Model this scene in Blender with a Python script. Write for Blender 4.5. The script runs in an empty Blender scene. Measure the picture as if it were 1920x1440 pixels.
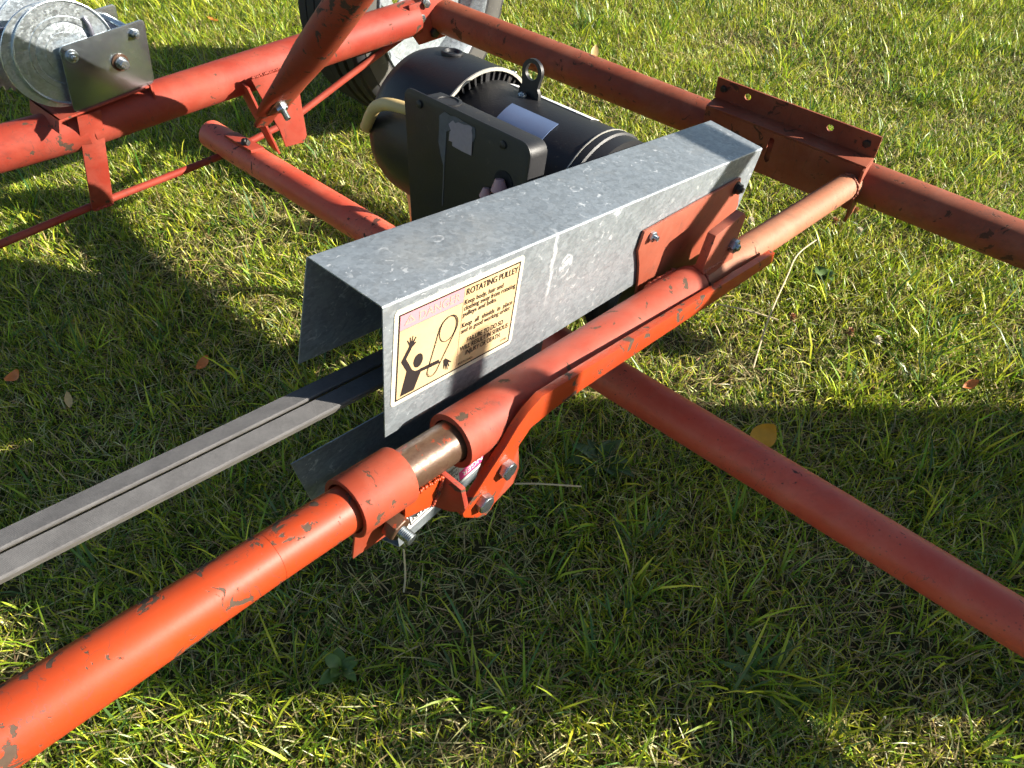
import bpy, bmesh, math, random
import numpy as np
from mathutils import Vector, Matrix

random.seed(7)
rng = np.random.default_rng(11)
R_ = math.radians
scene = bpy.context.scene

# ------------------------------------------------------------------ camera, sky, sun, exposure
CAM_H = 1.2
PITCH = R_(47.5)
cam_d = bpy.data.cameras.new("camera")
cam_d.sensor_width = 36.0
cam_d.lens = 27.0
cam_d.clip_start = 0.02
cam_d.clip_end = 500.0
cam = bpy.data.objects.new("camera", cam_d)
cam.location = (0, 0, CAM_H)
cam.rotation_euler = (math.pi / 2 - PITCH, 0, 0)
scene.collection.objects.link(cam)
scene.camera = cam

SUN_EL = R_(20.5)
SUN_AZ = R_(92.0)                      # from +Y towards +X
sun_dir = Vector((math.sin(SUN_AZ) * math.cos(SUN_EL), math.cos(SUN_AZ) * math.cos(SUN_EL), math.sin(SUN_EL)))
world = bpy.data.worlds.new("World")
scene.world = world
world.use_nodes = True
wn = world.node_tree
bg = wn.nodes["Background"]
sky_t = wn.nodes.new("ShaderNodeTexSky")
sky_t.sky_type = 'NISHITA'
sky_t.sun_disc = False
sky_t.sun_elevation = SUN_EL
sky_t.sun_rotation = SUN_AZ
sky_t.air_density = 1.0
sky_t.dust_density = 0.6
wn.links.new(sky_t.outputs[0], bg.inputs[0])
bg.inputs[1].default_value = 0.05
sun_l = bpy.data.lights.new("sun", 'SUN')
sun_l.energy = 5.0
sun_l.angle = R_(0.4)
sun_l.color = (1.0, 0.93, 0.82)
sun_o = bpy.data.objects.new("sun", sun_l)
sun_o.rotation_euler = (-sun_dir).to_track_quat('-Z', 'Y').to_euler()
sun_o.location = sun_dir * 20
scene.collection.objects.link(sun_o)

scene.view_settings.view_transform = 'Standard'
scene.view_settings.look = 'None'
scene.view_settings.gamma = 1.0
scene.view_settings.exposure = 1.62
scene.view_settings.use_curve_mapping = False
scene.cycles.max_bounces = 4
scene.cycles.diffuse_bounces = 2
scene.cycles.glossy_bounces = 3
scene.cycles.transmission_bounces = 2
scene.cycles.sample_clamp_indirect = 6.0
scene.cycles.use_light_tree = False
scene.cycles.use_adaptive_sampling = True
scene.cycles.adaptive_threshold = 0.03

# ------------------------------------------------------------------ survey helpers
# the drive assembly has its own axes: B along the pipe (away), A across (left), N up from it
SP, CP = math.sin(PITCH), math.cos(PITCH)
CAMP = Vector((0, 0, CAM_H))
def ray(x, y):
    xc, yc = (x - 960) / 1440.0, (y - 720) / 1440.0
    return Vector((xc, CP - yc * SP, -SP - yc * CP))
def PZ(x, y, z):
    r = ray(x, y)
    return CAMP + r * ((z - CAM_H) / r.z)
def PD(x, y, d):
    return CAMP + ray(x, y) * d
A = Vector((-0.73530721, 0.67772808, -0.00282156)).normalized()
B = Vector((0.66450223, 0.72012657, -0.19963591)).normalized()
N = Vector((0.13326698, 0.14866866, 0.97986608)).normalized()
O = Vector((-0.17222222, 0.44216852, 0.52009944))
Z = Vector((0, 0, 1))
def W(b, a, n):
    return O + B * b + A * a + N * n
def axis(b, a=0.0, n=0.0):
    return W(b, a, 0.006 + 0.026 * b + n)

# ------------------------------------------------------------------ materials
MATS = {}
def new_mat(name):
    m = bpy.data.materials.new(name)
    m.use_nodes = True
    nt = m.node_tree
    p = nt.nodes["Principled BSDF"]
    MATS[name] = m
    return m, nt, p
def nd(nt, t, **kw):
    n = nt.nodes.new(t)
    for k, v in kw.items():
        setattr(n, k, v)
    return n
def noise(nt, vec, scale, detail=6, rough=0.6, dist=0.0):
    n = nd(nt, "ShaderNodeTexNoise")
    n.inputs["Scale"].default_value = scale
    n.inputs["Detail"].default_value = detail
    n.inputs["Roughness"].default_value = rough
    n.inputs["Distortion"].default_value = dist
    if vec: nt.links.new(vec, n.inputs["Vector"])
    return n.outputs["Fac"]
def ramp(nt, fac, lo, hi, c0=(0, 0, 0, 1), c1=(1, 1, 1, 1)):
    n = nd(nt, "ShaderNodeValToRGB")
    n.color_ramp.elements[0].position = lo
    n.color_ramp.elements[1].position = hi
    n.color_ramp.elements[0].color = c0
    n.color_ramp.elements[1].color = c1
    nt.links.new(fac, n.inputs[0])
    return n.outputs[0]
def mix(nt, fac, a, b, mode='MIX'):
    n = nd(nt, "ShaderNodeMix", data_type='RGBA', blend_type=mode)
    if isinstance(fac, (int, float)): n.inputs[0].default_value = fac
    else: nt.links.new(fac, n.inputs[0])
    for s, v in ((6, a), (7, b)):
        if isinstance(v, (tuple, list)):
            n.inputs[s].default_value = (v[0], v[1], v[2], 1)
        else: nt.links.new(v, n.inputs[s])
    return n.outputs[2]
def math_n(nt, op, a, b=None):
    n = nd(nt, "ShaderNodeMath", operation=op)
    for i, v in enumerate((a, b)):
        if v is None: continue
        if isinstance(v, (int, float)): n.inputs[i].default_value = v
        else: nt.links.new(v, n.inputs[i])
    return n.outputs[0]
def ocoord(nt, scale=(1, 1, 1), rot=(0, 0, 0)):
    tc = nd(nt, "ShaderNodeTexCoord")
    mp = nd(nt, "ShaderNodeMapping")
    mp.inputs["Scale"].default_value = scale
    mp.inputs["Rotation"].default_value = rot
    nt.links.new(tc.outputs["Object"], mp.inputs[0])
    return mp.outputs[0]
def bump(nt, p, h, strength=0.3, dist=0.001):
    n = nd(nt, "ShaderNodeBump")
    n.inputs["Strength"].default_value = strength
    n.inputs["Distance"].default_value = dist
    nt.links.new(h, n.inputs["Height"])
    nt.links.new(n.outputs[0], p.inputs["Normal"])

def paint(name, c1, c2, chip=(0.085, 0.055, 0.036), chip_lo=0.66, rough=0.45, speck=0.10, seed=0.0, grime=0.35, spec=0.45):
    m, nt, p = new_mat(name)
    v = ocoord(nt)
    off = nd(nt, "ShaderNodeVectorMath", operation='ADD')
    off.inputs[1].default_value = (seed, seed * 1.7, seed * 0.6)
    nt.links.new(v, off.inputs[0]); v = off.outputs[0]
    n1 = noise(nt, v, 7.0, 5)
    n2 = noise(nt, v, 34.0, 9, 0.62, 0.7)
    n3 = noise(nt, v, 160.0, 4)
    big = noise(nt, v, 3.5, 3)
    col = mix(nt, ramp(nt, n1, 0.35, 0.66), c1, c2)
    # fine grime, clustered
    gr = math_n(nt, 'MULTIPLY', ramp(nt, n3, 0.52, 0.72), ramp(nt, n1, 0.45, 0.7))
    col = mix(nt, math_n(nt, 'MULTIPLY', gr, grime), col, (0.09, 0.05, 0.035))
    # pin-head specks
    vo = nd(nt, "ShaderNodeTexVoronoi"); vo.inputs["Scale"].default_value = 130.0
    nt.links.new(v, vo.inputs["Vector"])
    sp = ramp(nt, vo.outputs["Distance"], speck, speck + 0.05, (1, 1, 1, 1), (0, 0, 0, 1))
    sp = math_n(nt, 'MULTIPLY', sp, ramp(nt, noise(nt, v, 14.0, 3), 0.45, 0.6))
    col = mix(nt, math_n(nt, 'MULTIPLY', sp, 0.7), col, (0.07, 0.035, 0.025))
    # pale fading in broad clouds and a few long thin scratches
    fade = math_n(nt, 'MULTIPLY', ramp(nt, noise(nt, v, 11.0, 8, 0.72, 0.4), 0.46, 0.68), 0.30 if grime > 0.3 and rough > 0.43 else 0.10)
    col = mix(nt, fade, col, (min(1, c2[0] * 1.05 + 0.05), c2[1] * 1.5 + 0.045, c2[2] * 1.6 + 0.045))
    sm = nd(nt, "ShaderNodeMapping"); sm.inputs["Rotation"].default_value = (0.5, 0.35, 0.8 + seed); sm.inputs["Scale"].default_value = (14.0, 14.0, 1.4)
    nt.links.new(v, sm.inputs[0])
    sn_ = noise(nt, sm.outputs[0], 3.0, 3, 0.5)
    sline = math_n(nt, 'COMPARE', sn_, 0.5); sline.node.inputs[2].default_value = 0.0035
    scr = math_n(nt, 'MULTIPLY', sline, ramp(nt, noise(nt, v, 9.0, 3), 0.50, 0.60))
    col = mix(nt, math_n(nt, 'MULTIPLY', scr, 0.75), col, (0.075, 0.04, 0.03))
    rub = nd(nt, "ShaderNodeMapping"); rub.inputs["Rotation"].default_value = (0.0, 0.0, -0.83); rub.inputs["Scale"].default_value = (9.0, 34.0, 34.0)
    nt.links.new(v, rub.inputs[0])
    rb_ = noise(nt, rub.outputs[0], 1.6, 9, 0.74, 0.3)
    rbm = math_n(nt, 'MULTIPLY', ramp(nt, rb_, 0.50, 0.66), ramp(nt, noise(nt, v, 5.0, 4), 0.42, 0.62))
    col = mix(nt, math_n(nt, 'MULTIPLY', rbm, 0.55), col, (c1[0] * 0.42 + 0.02, c1[1] * 0.62 + 0.015, c1[2] * 0.7 + 0.012))
    # chipped paint down to brown steel
    cm = math_n(nt, 'ADD', n2, math_n(nt, 'MULTIPLY', math_n(nt, 'SUBTRACT', big, 0.5), 0.28))
    cm = ramp(nt, cm, chip_lo, chip_lo + 0.015)
    chipc = mix(nt, n3, chip, (chip[0] * 0.6, chip[1] * 0.55, chip[2] * 0.5))
    col = mix(nt, cm, col, chipc)
    nt.links.new(col, p.inputs["Base Color"])
    rr = math_n(nt, 'ADD', math_n(nt, 'MULTIPLY', cm, 0.3), math_n(nt, 'ADD', math_n(nt, 'MULTIPLY', n1, 0.22), rough - 0.1))
    nt.links.new(rr, p.inputs["Roughness"])
    p.inputs["Specular IOR Level"].default_value = spec
    h = math_n(nt, 'SUBTRACT', math_n(nt, 'MULTIPLY', n3, 0.25), cm)
    bump(nt, p, h, 0.5, 0.0006)
    return m

paint("paint_orange", (0.36, 0.044, 0.007), (0.31, 0.037, 0.009), chip_lo=0.612, rough=0.43, seed=1.3, spec=0.35)
paint("paint_collar", (0.25, 0.037, 0.015), (0.29, 0.047, 0.018), chip_lo=0.575, rough=0.62, seed=4.1, spec=0.3)
paint("paint_sleeve", (0.25, 0.034, 0.016), (0.29, 0.046, 0.021), chip_lo=0.605, rough=0.60, seed=8.2, spec=0.3)
paint("paint_plate", (0.25, 0.052, 0.024), (0.29, 0.067, 0.032), chip_lo=0.66, rough=0.55, seed=9.7, grime=0.5)
paint("paint_red", (0.25, 0.027, 0.014), (0.31, 0.048, 0.024), chip_lo=0.63, rough=0.60, seed=2.6, spec=0.35)
paint("paint_red_scratched", (0.50, 0.066, 0.034), (0.56, 0.100, 0.052), chip=(0.10, 0.035, 0.025), chip_lo=0.63, rough=0.50, seed=6.0, speck=0.16, spec=0.5)
paint("paint_dull", (0.20, 0.045, 0.022), (0.26, 0.068, 0.031), chip=(0.11, 0.05, 0.03), chip_lo=0.625, rough=0.62, seed=3.3, grime=0.6, spec=0.3)
paint("paint_faded", (0.30, 0.108, 0.052), (0.33, 0.132, 0.069), chip=(0.14, 0.07, 0.045), chip_lo=0.66, rough=0.6, seed=5.2, spec=0.3)

def rusty(name):
    m, nt, p = new_mat(name)
    v = ocoord(nt)
    n1 = noise(nt, v, 22.0, 6); n2 = noise(nt, v, 140.0, 5)
    col = mix(nt, ramp(nt, n1, 0.35, 0.65), (0.075, 0.038, 0.021), (0.11, 0.066, 0.042))
    col = mix(nt, ramp(nt, n2, 0.5, 0.7), col, (0.075, 0.035, 0.02))
    patch = ramp(nt, noise(nt, v, 30.0, 5, 0.65, 1.0), 0.60, 0.63)
    col = mix(nt, patch, col, (0.27, 0.045, 0.015))
    nt.links.new(col, p.inputs["Base Color"])
    p.inputs["Metallic"].default_value = 0.35
    nt.links.new(ramp(nt, n2, 0.3, 0.7, (0.28,) * 3 + (1,), (0.5,) * 3 + (1,)), p.inputs["Roughness"])
    bump(nt, p, n2, 0.5, 0.0005)
    return m
rusty("bare_rusty_steel")

def galv(name, base=0.50, white=0.5, rough=0.46, metal=0.70, cell_sc=150.0, marks=False, spread=0.14, stain=0.4, blotch=0.34, bmp=0.10):
    m, nt, p = new_mat(name)
    tc = nd(nt, "ShaderNodeTexCoord")
    def along(vec):
        d = nd(nt, "ShaderNodeVectorMath", operation='DOT_PRODUCT'); d.inputs[1].default_value = vec[:]
        nt.links.new(tc.outputs["Object"], d.inputs[0]); return d.outputs["Value"]
    # sheet axes, with the spangle drawn out along the rolling direction
    cb = along(B); ca = along(A); cn = along(N)
    def vec(x, y, z):
        c = nd(nt, "ShaderNodeCombineXYZ")
        for i_, q in enumerate((x, y, z)): nt.links.new(q, c.inputs[i_])
        return c.outputs[0]
    v = tc.outputs["Object"]
    sv = vec(math_n(nt, 'MULTIPLY', math_n(nt, 'ADD', cb, cn), 0.62), math_n(nt, 'SUBTRACT', cn, math_n(nt, 'MULTIPLY', cb, 0.55)), math_n(nt, 'MULTIPLY', ca, 1.0))
    vo = nd(nt, "ShaderNodeTexVoronoi"); vo.inputs["Scale"].default_value = cell_sc
    nz = nd(nt, "ShaderNodeTexNoise"); nz.inputs["Scale"].default_value = 90.0; nz.inputs["Detail"].default_value = 4
    nt.links.new(sv, nz.inputs["Vector"])
    scl = nd(nt, "ShaderNodeVectorMath", operation='SCALE'); scl.inputs["Scale"].default_value = 0.018
    nt.links.new(nz.outputs["Color"], scl.inputs[0])
    wv = nd(nt, "ShaderNodeVectorMath", operation='ADD')
    nt.links.new(sv, wv.inputs[0]); nt.links.new(scl.outputs[0], wv.inputs[1]); nt.links.new(wv.outputs[0], vo.inputs["Vector"])
    cell = nd(nt, "ShaderNodeSeparateColor"); nt.links.new(vo.outputs["Color"], cell.inputs[0])
    n1 = noise(nt, v, 8.0, 7, 0.68)
    n2 = noise(nt, sv, 95.0, 6, 0.6, 0.8)
    n3 = noise(nt, sv, 260.0, 4)
    val = math_n(nt, 'ADD', math_n(nt, 'MULTIPLY', cell.outputs[0], spread), math_n(nt, 'MULTIPLY', n1, blotch))
    val = math_n(nt, 'ADD', val, math_n(nt, 'MULTIPLY', n3, 0.16))
    val = math_n(nt, 'ADD', val, base - 0.30)
    cc = nd(nt, "ShaderNodeCombineColor")
    nt.links.new(math_n(nt, 'MULTIPLY', val, 0.90), cc.inputs[0]); nt.links.new(val, cc.inputs[1]); nt.links.new(math_n(nt, 'MULTIPLY', val, 1.07), cc.inputs[2])
    # white oxide flecks
    fl = math_n(nt, 'MULTIPLY', ramp(nt, n2, 0.60, 0.645), ramp(nt, noise(nt, v, 7.0, 3), 0.40, 0.58))
    if marks:
        # a run of white down the side, a smear beside it, ringed drips and a tan stain on the lid
        wob = math_n(nt, 'MULTIPLY', math_n(nt, 'SUBTRACT', noise(nt, v, 60.0, 5), 0.5), 0.016)
        def blob(b0, n0, a0, rb, rn, ra, soft=0.5):
            dx = math_n(nt, 'DIVIDE', math_n(nt, 'SUBTRACT', math_n(nt, 'ADD', cb, wob), b0), rb)
            dy = math_n(nt, 'DIVIDE', math_n(nt, 'SUBTRACT', math_n(nt, 'ADD', cn, wob), n0), rn)
            dz = math_n(nt, 'DIVIDE', math_n(nt, 'SUBTRACT', ca, a0), ra)
            r2 = math_n(nt, 'ADD', math_n(nt, 'ADD', math_n(nt, 'MULTIPLY', dx, dx), math_n(nt, 'MULTIPLY', dy, dy)), math_n(nt, 'MULTIPLY', dz, dz))
            return r2
        def inside(r2, lo=0.7, hi=1.1): return ramp(nt, math_n(nt, 'MULTIPLY', r2, 0.5), lo / 2, hi / 2, (1, 1, 1, 1), (0, 0, 0, 1))
        b_ = lambda x: x - 0.45
        ru = inside(blob(b_(0.361), 0.100, -0.06, 0.0042, 0.062, 0.02), 0.2, 1.2)
        sm = math_n(nt, 'MULTIPLY', inside(blob(b_(0.392), 0.088, -0.06, 0.012, 0.016, 0.02)), ramp(nt, n2, 0.44, 0.52))
        fl = math_n(nt, 'MAXIMUM', fl, math_n(nt, 'MULTIPLY', math_n(nt, 'MAXIMUM', ru, sm), ramp(nt, n2, 0.30, 0.5)))
        for (b0, a0, rr) in ((0.224, 0.1205, 0.010), (0.478, 0.1157, 0.010)):
            r2 = blob(b_(b0), 0.1455, a0 - 0.11, rr, 0.02, rr * 0.7)
            rg = math_n(nt, 'MULTIPLY', inside(r2, 0.9, 1.2), math_n(nt, 'SUBTRACT', 1.0, inside(r2, 0.35, 0.7)))
            fl = math_n(nt, 'MAXIMUM', fl, math_n(nt, 'MULTIPLY', rg, ramp(nt, n2, 0.46, 0.56)))
    col = mix(nt, math_n(nt, 'MULTIPLY', fl, white), cc.outputs[0], (0.82, 0.84, 0.84))
    st = ramp(nt, noise(nt, v, 13.0, 7, 0.66, 1.2), 0.57, 0.70)
    if marks:
        st = math_n(nt, 'MAXIMUM', math_n(nt, 'MULTIPLY', st, 0.5), math_n(nt, 'MULTIPLY', inside(blob(b_(0.235), 0.1455, 0.0, 0.10, 0.03, 0.045), 0.2, 1.3), ramp(nt, n1, 0.40, 0.58)))
    col = mix(nt, math_n(nt, 'MULTIPLY', st, stain), col, (0.38, 0.34, 0.27))
    nt.links.new(col, p.inputs["Base Color"])
    p.inputs["Metallic"].default_value = metal
    rr = math_n(nt, 'ADD', math_n(nt, 'MULTIPLY', cell.outputs[1], spread * 1.15), rough - spread * 0.57)
    rr = math_n(nt, 'ADD', rr, math_n(nt, 'MULTIPLY', math_n(nt, 'MAXIMUM', fl, st), 0.45 * stain))
    nt.links.new(rr, p.inputs["Roughness"])
    bump(nt, p, math_n(nt, 'ADD', n1, math_n(nt, 'MULTIPLY', n2, 0.25)), bmp, 0.003)
    return m
galv("galvanised", 0.39, 0.50, 0.44, 0.56, marks=True, blotch=0.20, cell_sc=170.0, spread=0.085, stain=0.26)
galv("zinc_plate", 0.62, 0.12, 0.22, 0.97, cell_sc=60.0, spread=0.02, stain=0.02, blotch=0.06, bmp=0.015)
galv("zinc_drum", 0.62, 0.4, 0.36, 0.92, cell_sc=240.0, stain=0.1, bmp=0.04)
galv("bolt_zinc", 0.48, 0.2, 0.28, 0.95, spread=0.05, stain=0.1)
galv("wheel_silver", 0.30, 0.3, 0.42, 0.5)

def plain(name, c, rough=0.5, metal=0.0, var=0.25, sc=20.0, dust=None, spec=0.5, bmp=0.15):
    m, nt, p = new_mat(name)
    v = ocoord(nt)
    n1 = noise(nt, v, sc, 6)
    col = mix(nt, n1, tuple(x * (1 - var) for x in c), tuple(min(1, x * (1 + var)) for x in c))
    if dust:
        d = ramp(nt, noise(nt, v, 55.0, 7, 0.7, 0.5), 0.62, 0.70)
        col = mix(nt, math_n(nt, 'MULTIPLY', d, 0.6), col, dust)
    nt.links.new(col, p.inputs["Base Color"])
    p.inputs["Metallic"].default_value = metal
    p.inputs["Specular IOR Level"].default_value = spec
    nt.links.new(math_n(nt, 'ADD', math_n(nt, 'MULTIPLY', n1, 0.2), rough - 0.1), p.inputs["Roughness"])
    bump(nt, p, noise(nt, v, 260.0, 3), bmp, 0.0006)
    return m
plain("motor_black", (0.008, 0.008, 0.0095), 0.46, dust=(0.05, 0.042, 0.034), var=0.2, bmp=0.35)
plain("motor_cast", (0.012, 0.012, 0.0135), 0.52, dust=(0.11, 0.085, 0.06), var=0.3, bmp=0.4)
plain("worn_edge", (0.42, 0.40, 0.35), 0.5, metal=0.3)
plain("hole_shade_black", (0.006, 0.006, 0.007), 0.8)  # near-black for flat discs that stand in for shade inside holes
plain("black_oxide", (0.03, 0.027, 0.025), 0.5, metal=0.4)
plain("rubber", (0.028, 0.028, 0.029), 0.72, dust=(0.09, 0.08, 0.065), var=0.35, spec=0.3)
plain("rubber_side", (0.075, 0.072, 0.066), 0.75, dust=(0.17, 0.155, 0.13), var=0.35, spec=0.25)
plain("cable_yellow", (0.55, 0.40, 0.17), 0.55)
plain("blue_grey_steel", (0.17, 0.17, 0.21), 0.42, metal=0.6)  # blue-grey steel of the winch rope and crank shaft
plain("nameplate", (0.16, 0.22, 0.36), 0.35, metal=0.2, var=0.15)  # bluish base colour paints in the sky reflected by bare aluminium
plain("white_sticker", (0.68, 0.68, 0.66), 0.5)
plain("torn_label", (0.32, 0.26, 0.27), 0.7, var=0.2, sc=160.0)
plain("label_glue", (0.09, 0.09, 0.10), 0.6, var=0.5, sc=120.0)
plain("pink_cap", (0.45, 0.25, 0.25), 0.5)
plain("leaf_yellow", (0.62, 0.30, 0.02), 0.5, var=0.35, sc=60.0)
plain("leaf_orange", (0.60, 0.17, 0.03), 0.5, var=0.35, sc=60.0)
plain("leaf_pale", (0.52, 0.36, 0.15), 0.55, var=0.3, sc=60.0)
plain("weed_green", (0.09, 0.16, 0.028), 0.45, var=0.35, sc=60.0)
plain("weed_dark", (0.055, 0.105, 0.025), 0.45, var=0.35, sc=60.0)
plain("clover_white", (0.72, 0.66, 0.52), 0.7, var=0.15, sc=200.0)
plain("clover_brown", (0.42, 0.22, 0.12), 0.7, var=0.2, sc=200.0)
plain("stem_dry", (0.55, 0.45, 0.27), 0.7)
plain("caster_blue", (0.03, 0.07, 0.2), 0.45)
plain("print_black", (0.016, 0.012, 0.012), 0.6, spec=0.3)
plain("print_pink", (0.53, 0.22, 0.25), 0.5, var=0.06, spec=0.3)
plain("print_magenta", (0.62, 0.05, 0.20), 0.5, var=0.06, spec=0.3)
plain("print_ghost", (0.53, 0.27, 0.22), 0.5, var=0.06, spec=0.3)
plain("print_brown", (0.35, 0.17, 0.13), 0.5, spec=0.3)

def sticker_mat(name, c1, c2):
    m, nt, p = new_mat(name)
    v = ocoord(nt)
    n1 = noise(nt, v, 12.0, 5, 0.65)
    col = mix(nt, ramp(nt, n1, 0.3, 0.7), c1, c2)
    col = mix(nt, math_n(nt, 'MULTIPLY', ramp(nt, noise(nt, v, 70.0, 5), 0.64, 0.72), 0.5), col, (0.55, 0.33, 0.16))
    nt.links.new(col, p.inputs["Base Color"])
    p.inputs["Roughness"].default_value = 0.42
    p.inputs["Specular IOR Level"].default_value = 0.4
sticker_mat("sticker_cream", (0.54, 0.41, 0.235), (0.52, 0.335, 0.165))
sticker_mat("sticker_white", (0.60, 0.59, 0.57), (0.54, 0.53, 0.52))
plain("sticker_edge", (0.52, 0.48, 0.37), 0.45, var=0.08, spec=0.35)

def belt_mat():
    m, nt, p = new_mat("belt_fabric")
    v = ocoord(nt)
    # weave threads follow the belt: use rotated coordinates
    tc = nd(nt, "ShaderNodeTexCoord")
    du = nd(nt, "ShaderNodeVectorMath", operation='DOT_PRODUCT'); du.inputs[1].default_value = (B + A * 0.8)[:]
    dv = nd(nt, "ShaderNodeVectorMath", operation='DOT_PRODUCT'); dv.inputs[1].default_value = (B - A * 0.8)[:]
    nt.links.new(tc.outputs["Object"], du.inputs[0]); nt.links.new(tc.outputs["Object"], dv.inputs[0])
    s1 = math_n(nt, 'SINE', math_n(nt, 'MULTIPLY', du.outputs["Value"], 3600.0))
    s2 = math_n(nt, 'SINE', math_n(nt, 'MULTIPLY', dv.outputs["Value"], 3600.0))
    wv = math_n(nt, 'MULTIPLY', s1, s2)
    n1 = noise(nt, v, 24.0, 7, 0.7); n2 = noise(nt, v, 300.0, 3)
    col = mix(nt, ramp(nt, n1, 0.3, 0.7), (0.058, 0.057, 0.059), (0.130, 0.128, 0.128))
    col = mix(nt, math_n(nt, 'MULTIPLY', math_n(nt, 'ADD', math_n(nt, 'MULTIPLY', wv, 0.5), 0.5), 0.35), col, (0.07, 0.065, 0.062))
    col = mix(nt, math_n(nt, 'MULTIPLY', n2, 0.25), col, (0.25, 0.245, 0.24))
    nt.links.new(col, p.inputs["Base Color"])
    p.inputs["Roughness"].default_value = 0.85
    p.inputs["Specular IOR Level"].default_value = 0.2
    bump(nt, p, math_n(nt, 'ADD', wv, n2), 0.4, 0.0004)
belt_mat()
plain("belt_black", (0.03, 0.03, 0.034), 0.7, spec=0.3)
plain("belt_side", (0.12, 0.112, 0.10), 0.85, var=0.4, sc=80, spec=0.2)

def ground_mat():
    m, nt, p = new_mat("soil")
    v = ocoord(nt)
    n1 = noise(nt, v, 2.2, 6); n2 = noise(nt, v, 60.0, 6)
    n3 = noise(nt, v, 0.3, 4)
    col = mix(nt, ramp(nt, n2, 0.35, 0.7), (0.045, 0.038, 0.020), (0.13, 0.105, 0.055))
    col = mix(nt, ramp(nt, n1, 0.4, 0.65), col, (0.060, 0.070, 0.020))
    # beyond the modelled blades the lawn is only a colour
    gm = nd(nt, "ShaderNodeVectorMath", operation='LENGTH'); nt.links.new(v, gm.inputs[0])
    far = nd(nt, "ShaderNodeMapRange"); far.inputs[1].default_value = 4.0; far.inputs[2].default_value = 7.0
    nt.links.new(gm.outputs["Value"], far.inputs[0])
    lawn = mix(nt, n3, (0.075, 0.11, 0.025), (0.12, 0.13, 0.04))
    col = mix(nt, far.outputs[0], col, mix(nt, math_n(nt, 'MULTIPLY', n2, 0.5), lawn, (0.04, 0.05, 0.015)))
    nt.links.new(col, p.inputs["Base Color"])
    p.inputs["Roughness"].default_value = 0.95
    p.inputs["Specular IOR Level"].default_value = 0.1
    bump(nt, p, n2, 0.8, 0.02)
ground_mat()

def grass_mat():
    m = bpy.data.materials.new("grass_blades"); m.use_nodes = True; MATS["grass_blades"] = m
    nt = m.node_tree; out = nt.nodes["Material Output"]
    nt.nodes.remove(nt.nodes["Principled BSDF"])
    at = nd(nt, "ShaderNodeAttribute"); at.attribute_name = "col"
    df = nd(nt, "ShaderNodeBsdfDiffuse"); tr = nd(nt, "ShaderNodeBsdfTranslucent"); gl = nd(nt, "ShaderNodeBsdfGlossy")
    nt.links.new(at.outputs["Color"], df.inputs[0]); nt.links.new(at.outputs["Color"], tr.inputs[0])
    gl.inputs[0].default_value = (0.85, 0.9, 0.8, 1); gl.inputs["Roughness"].default_value = 0.38
    m1 = nd(nt, "ShaderNodeMixShader"); m1.inputs[0].default_value = 0.42
    nt.links.new(df.outputs[0], m1.inputs[1]); nt.links.new(tr.outputs[0], m1.inputs[2])
    m2 = nd(nt, "ShaderNodeMixShader"); m2.inputs[0].default_value = 0.03
    nt.links.new(m1.outputs[0], m2.inputs[1]); nt.links.new(gl.outputs[0], m2.inputs[2])
    nt.links.new(m2.outputs[0], out.inputs["Surface"])
grass_mat()

# ------------------------------------------------------------------ mesh helpers
def frame_of(d):
    d = Vector(d).normalized()
    u = d.cross(Z)
    if u.length < 1e-4: u = d.cross(Vector((0, 1, 0)))
    u.normalize()
    return d, u, u.cross(d).normalized()

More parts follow.
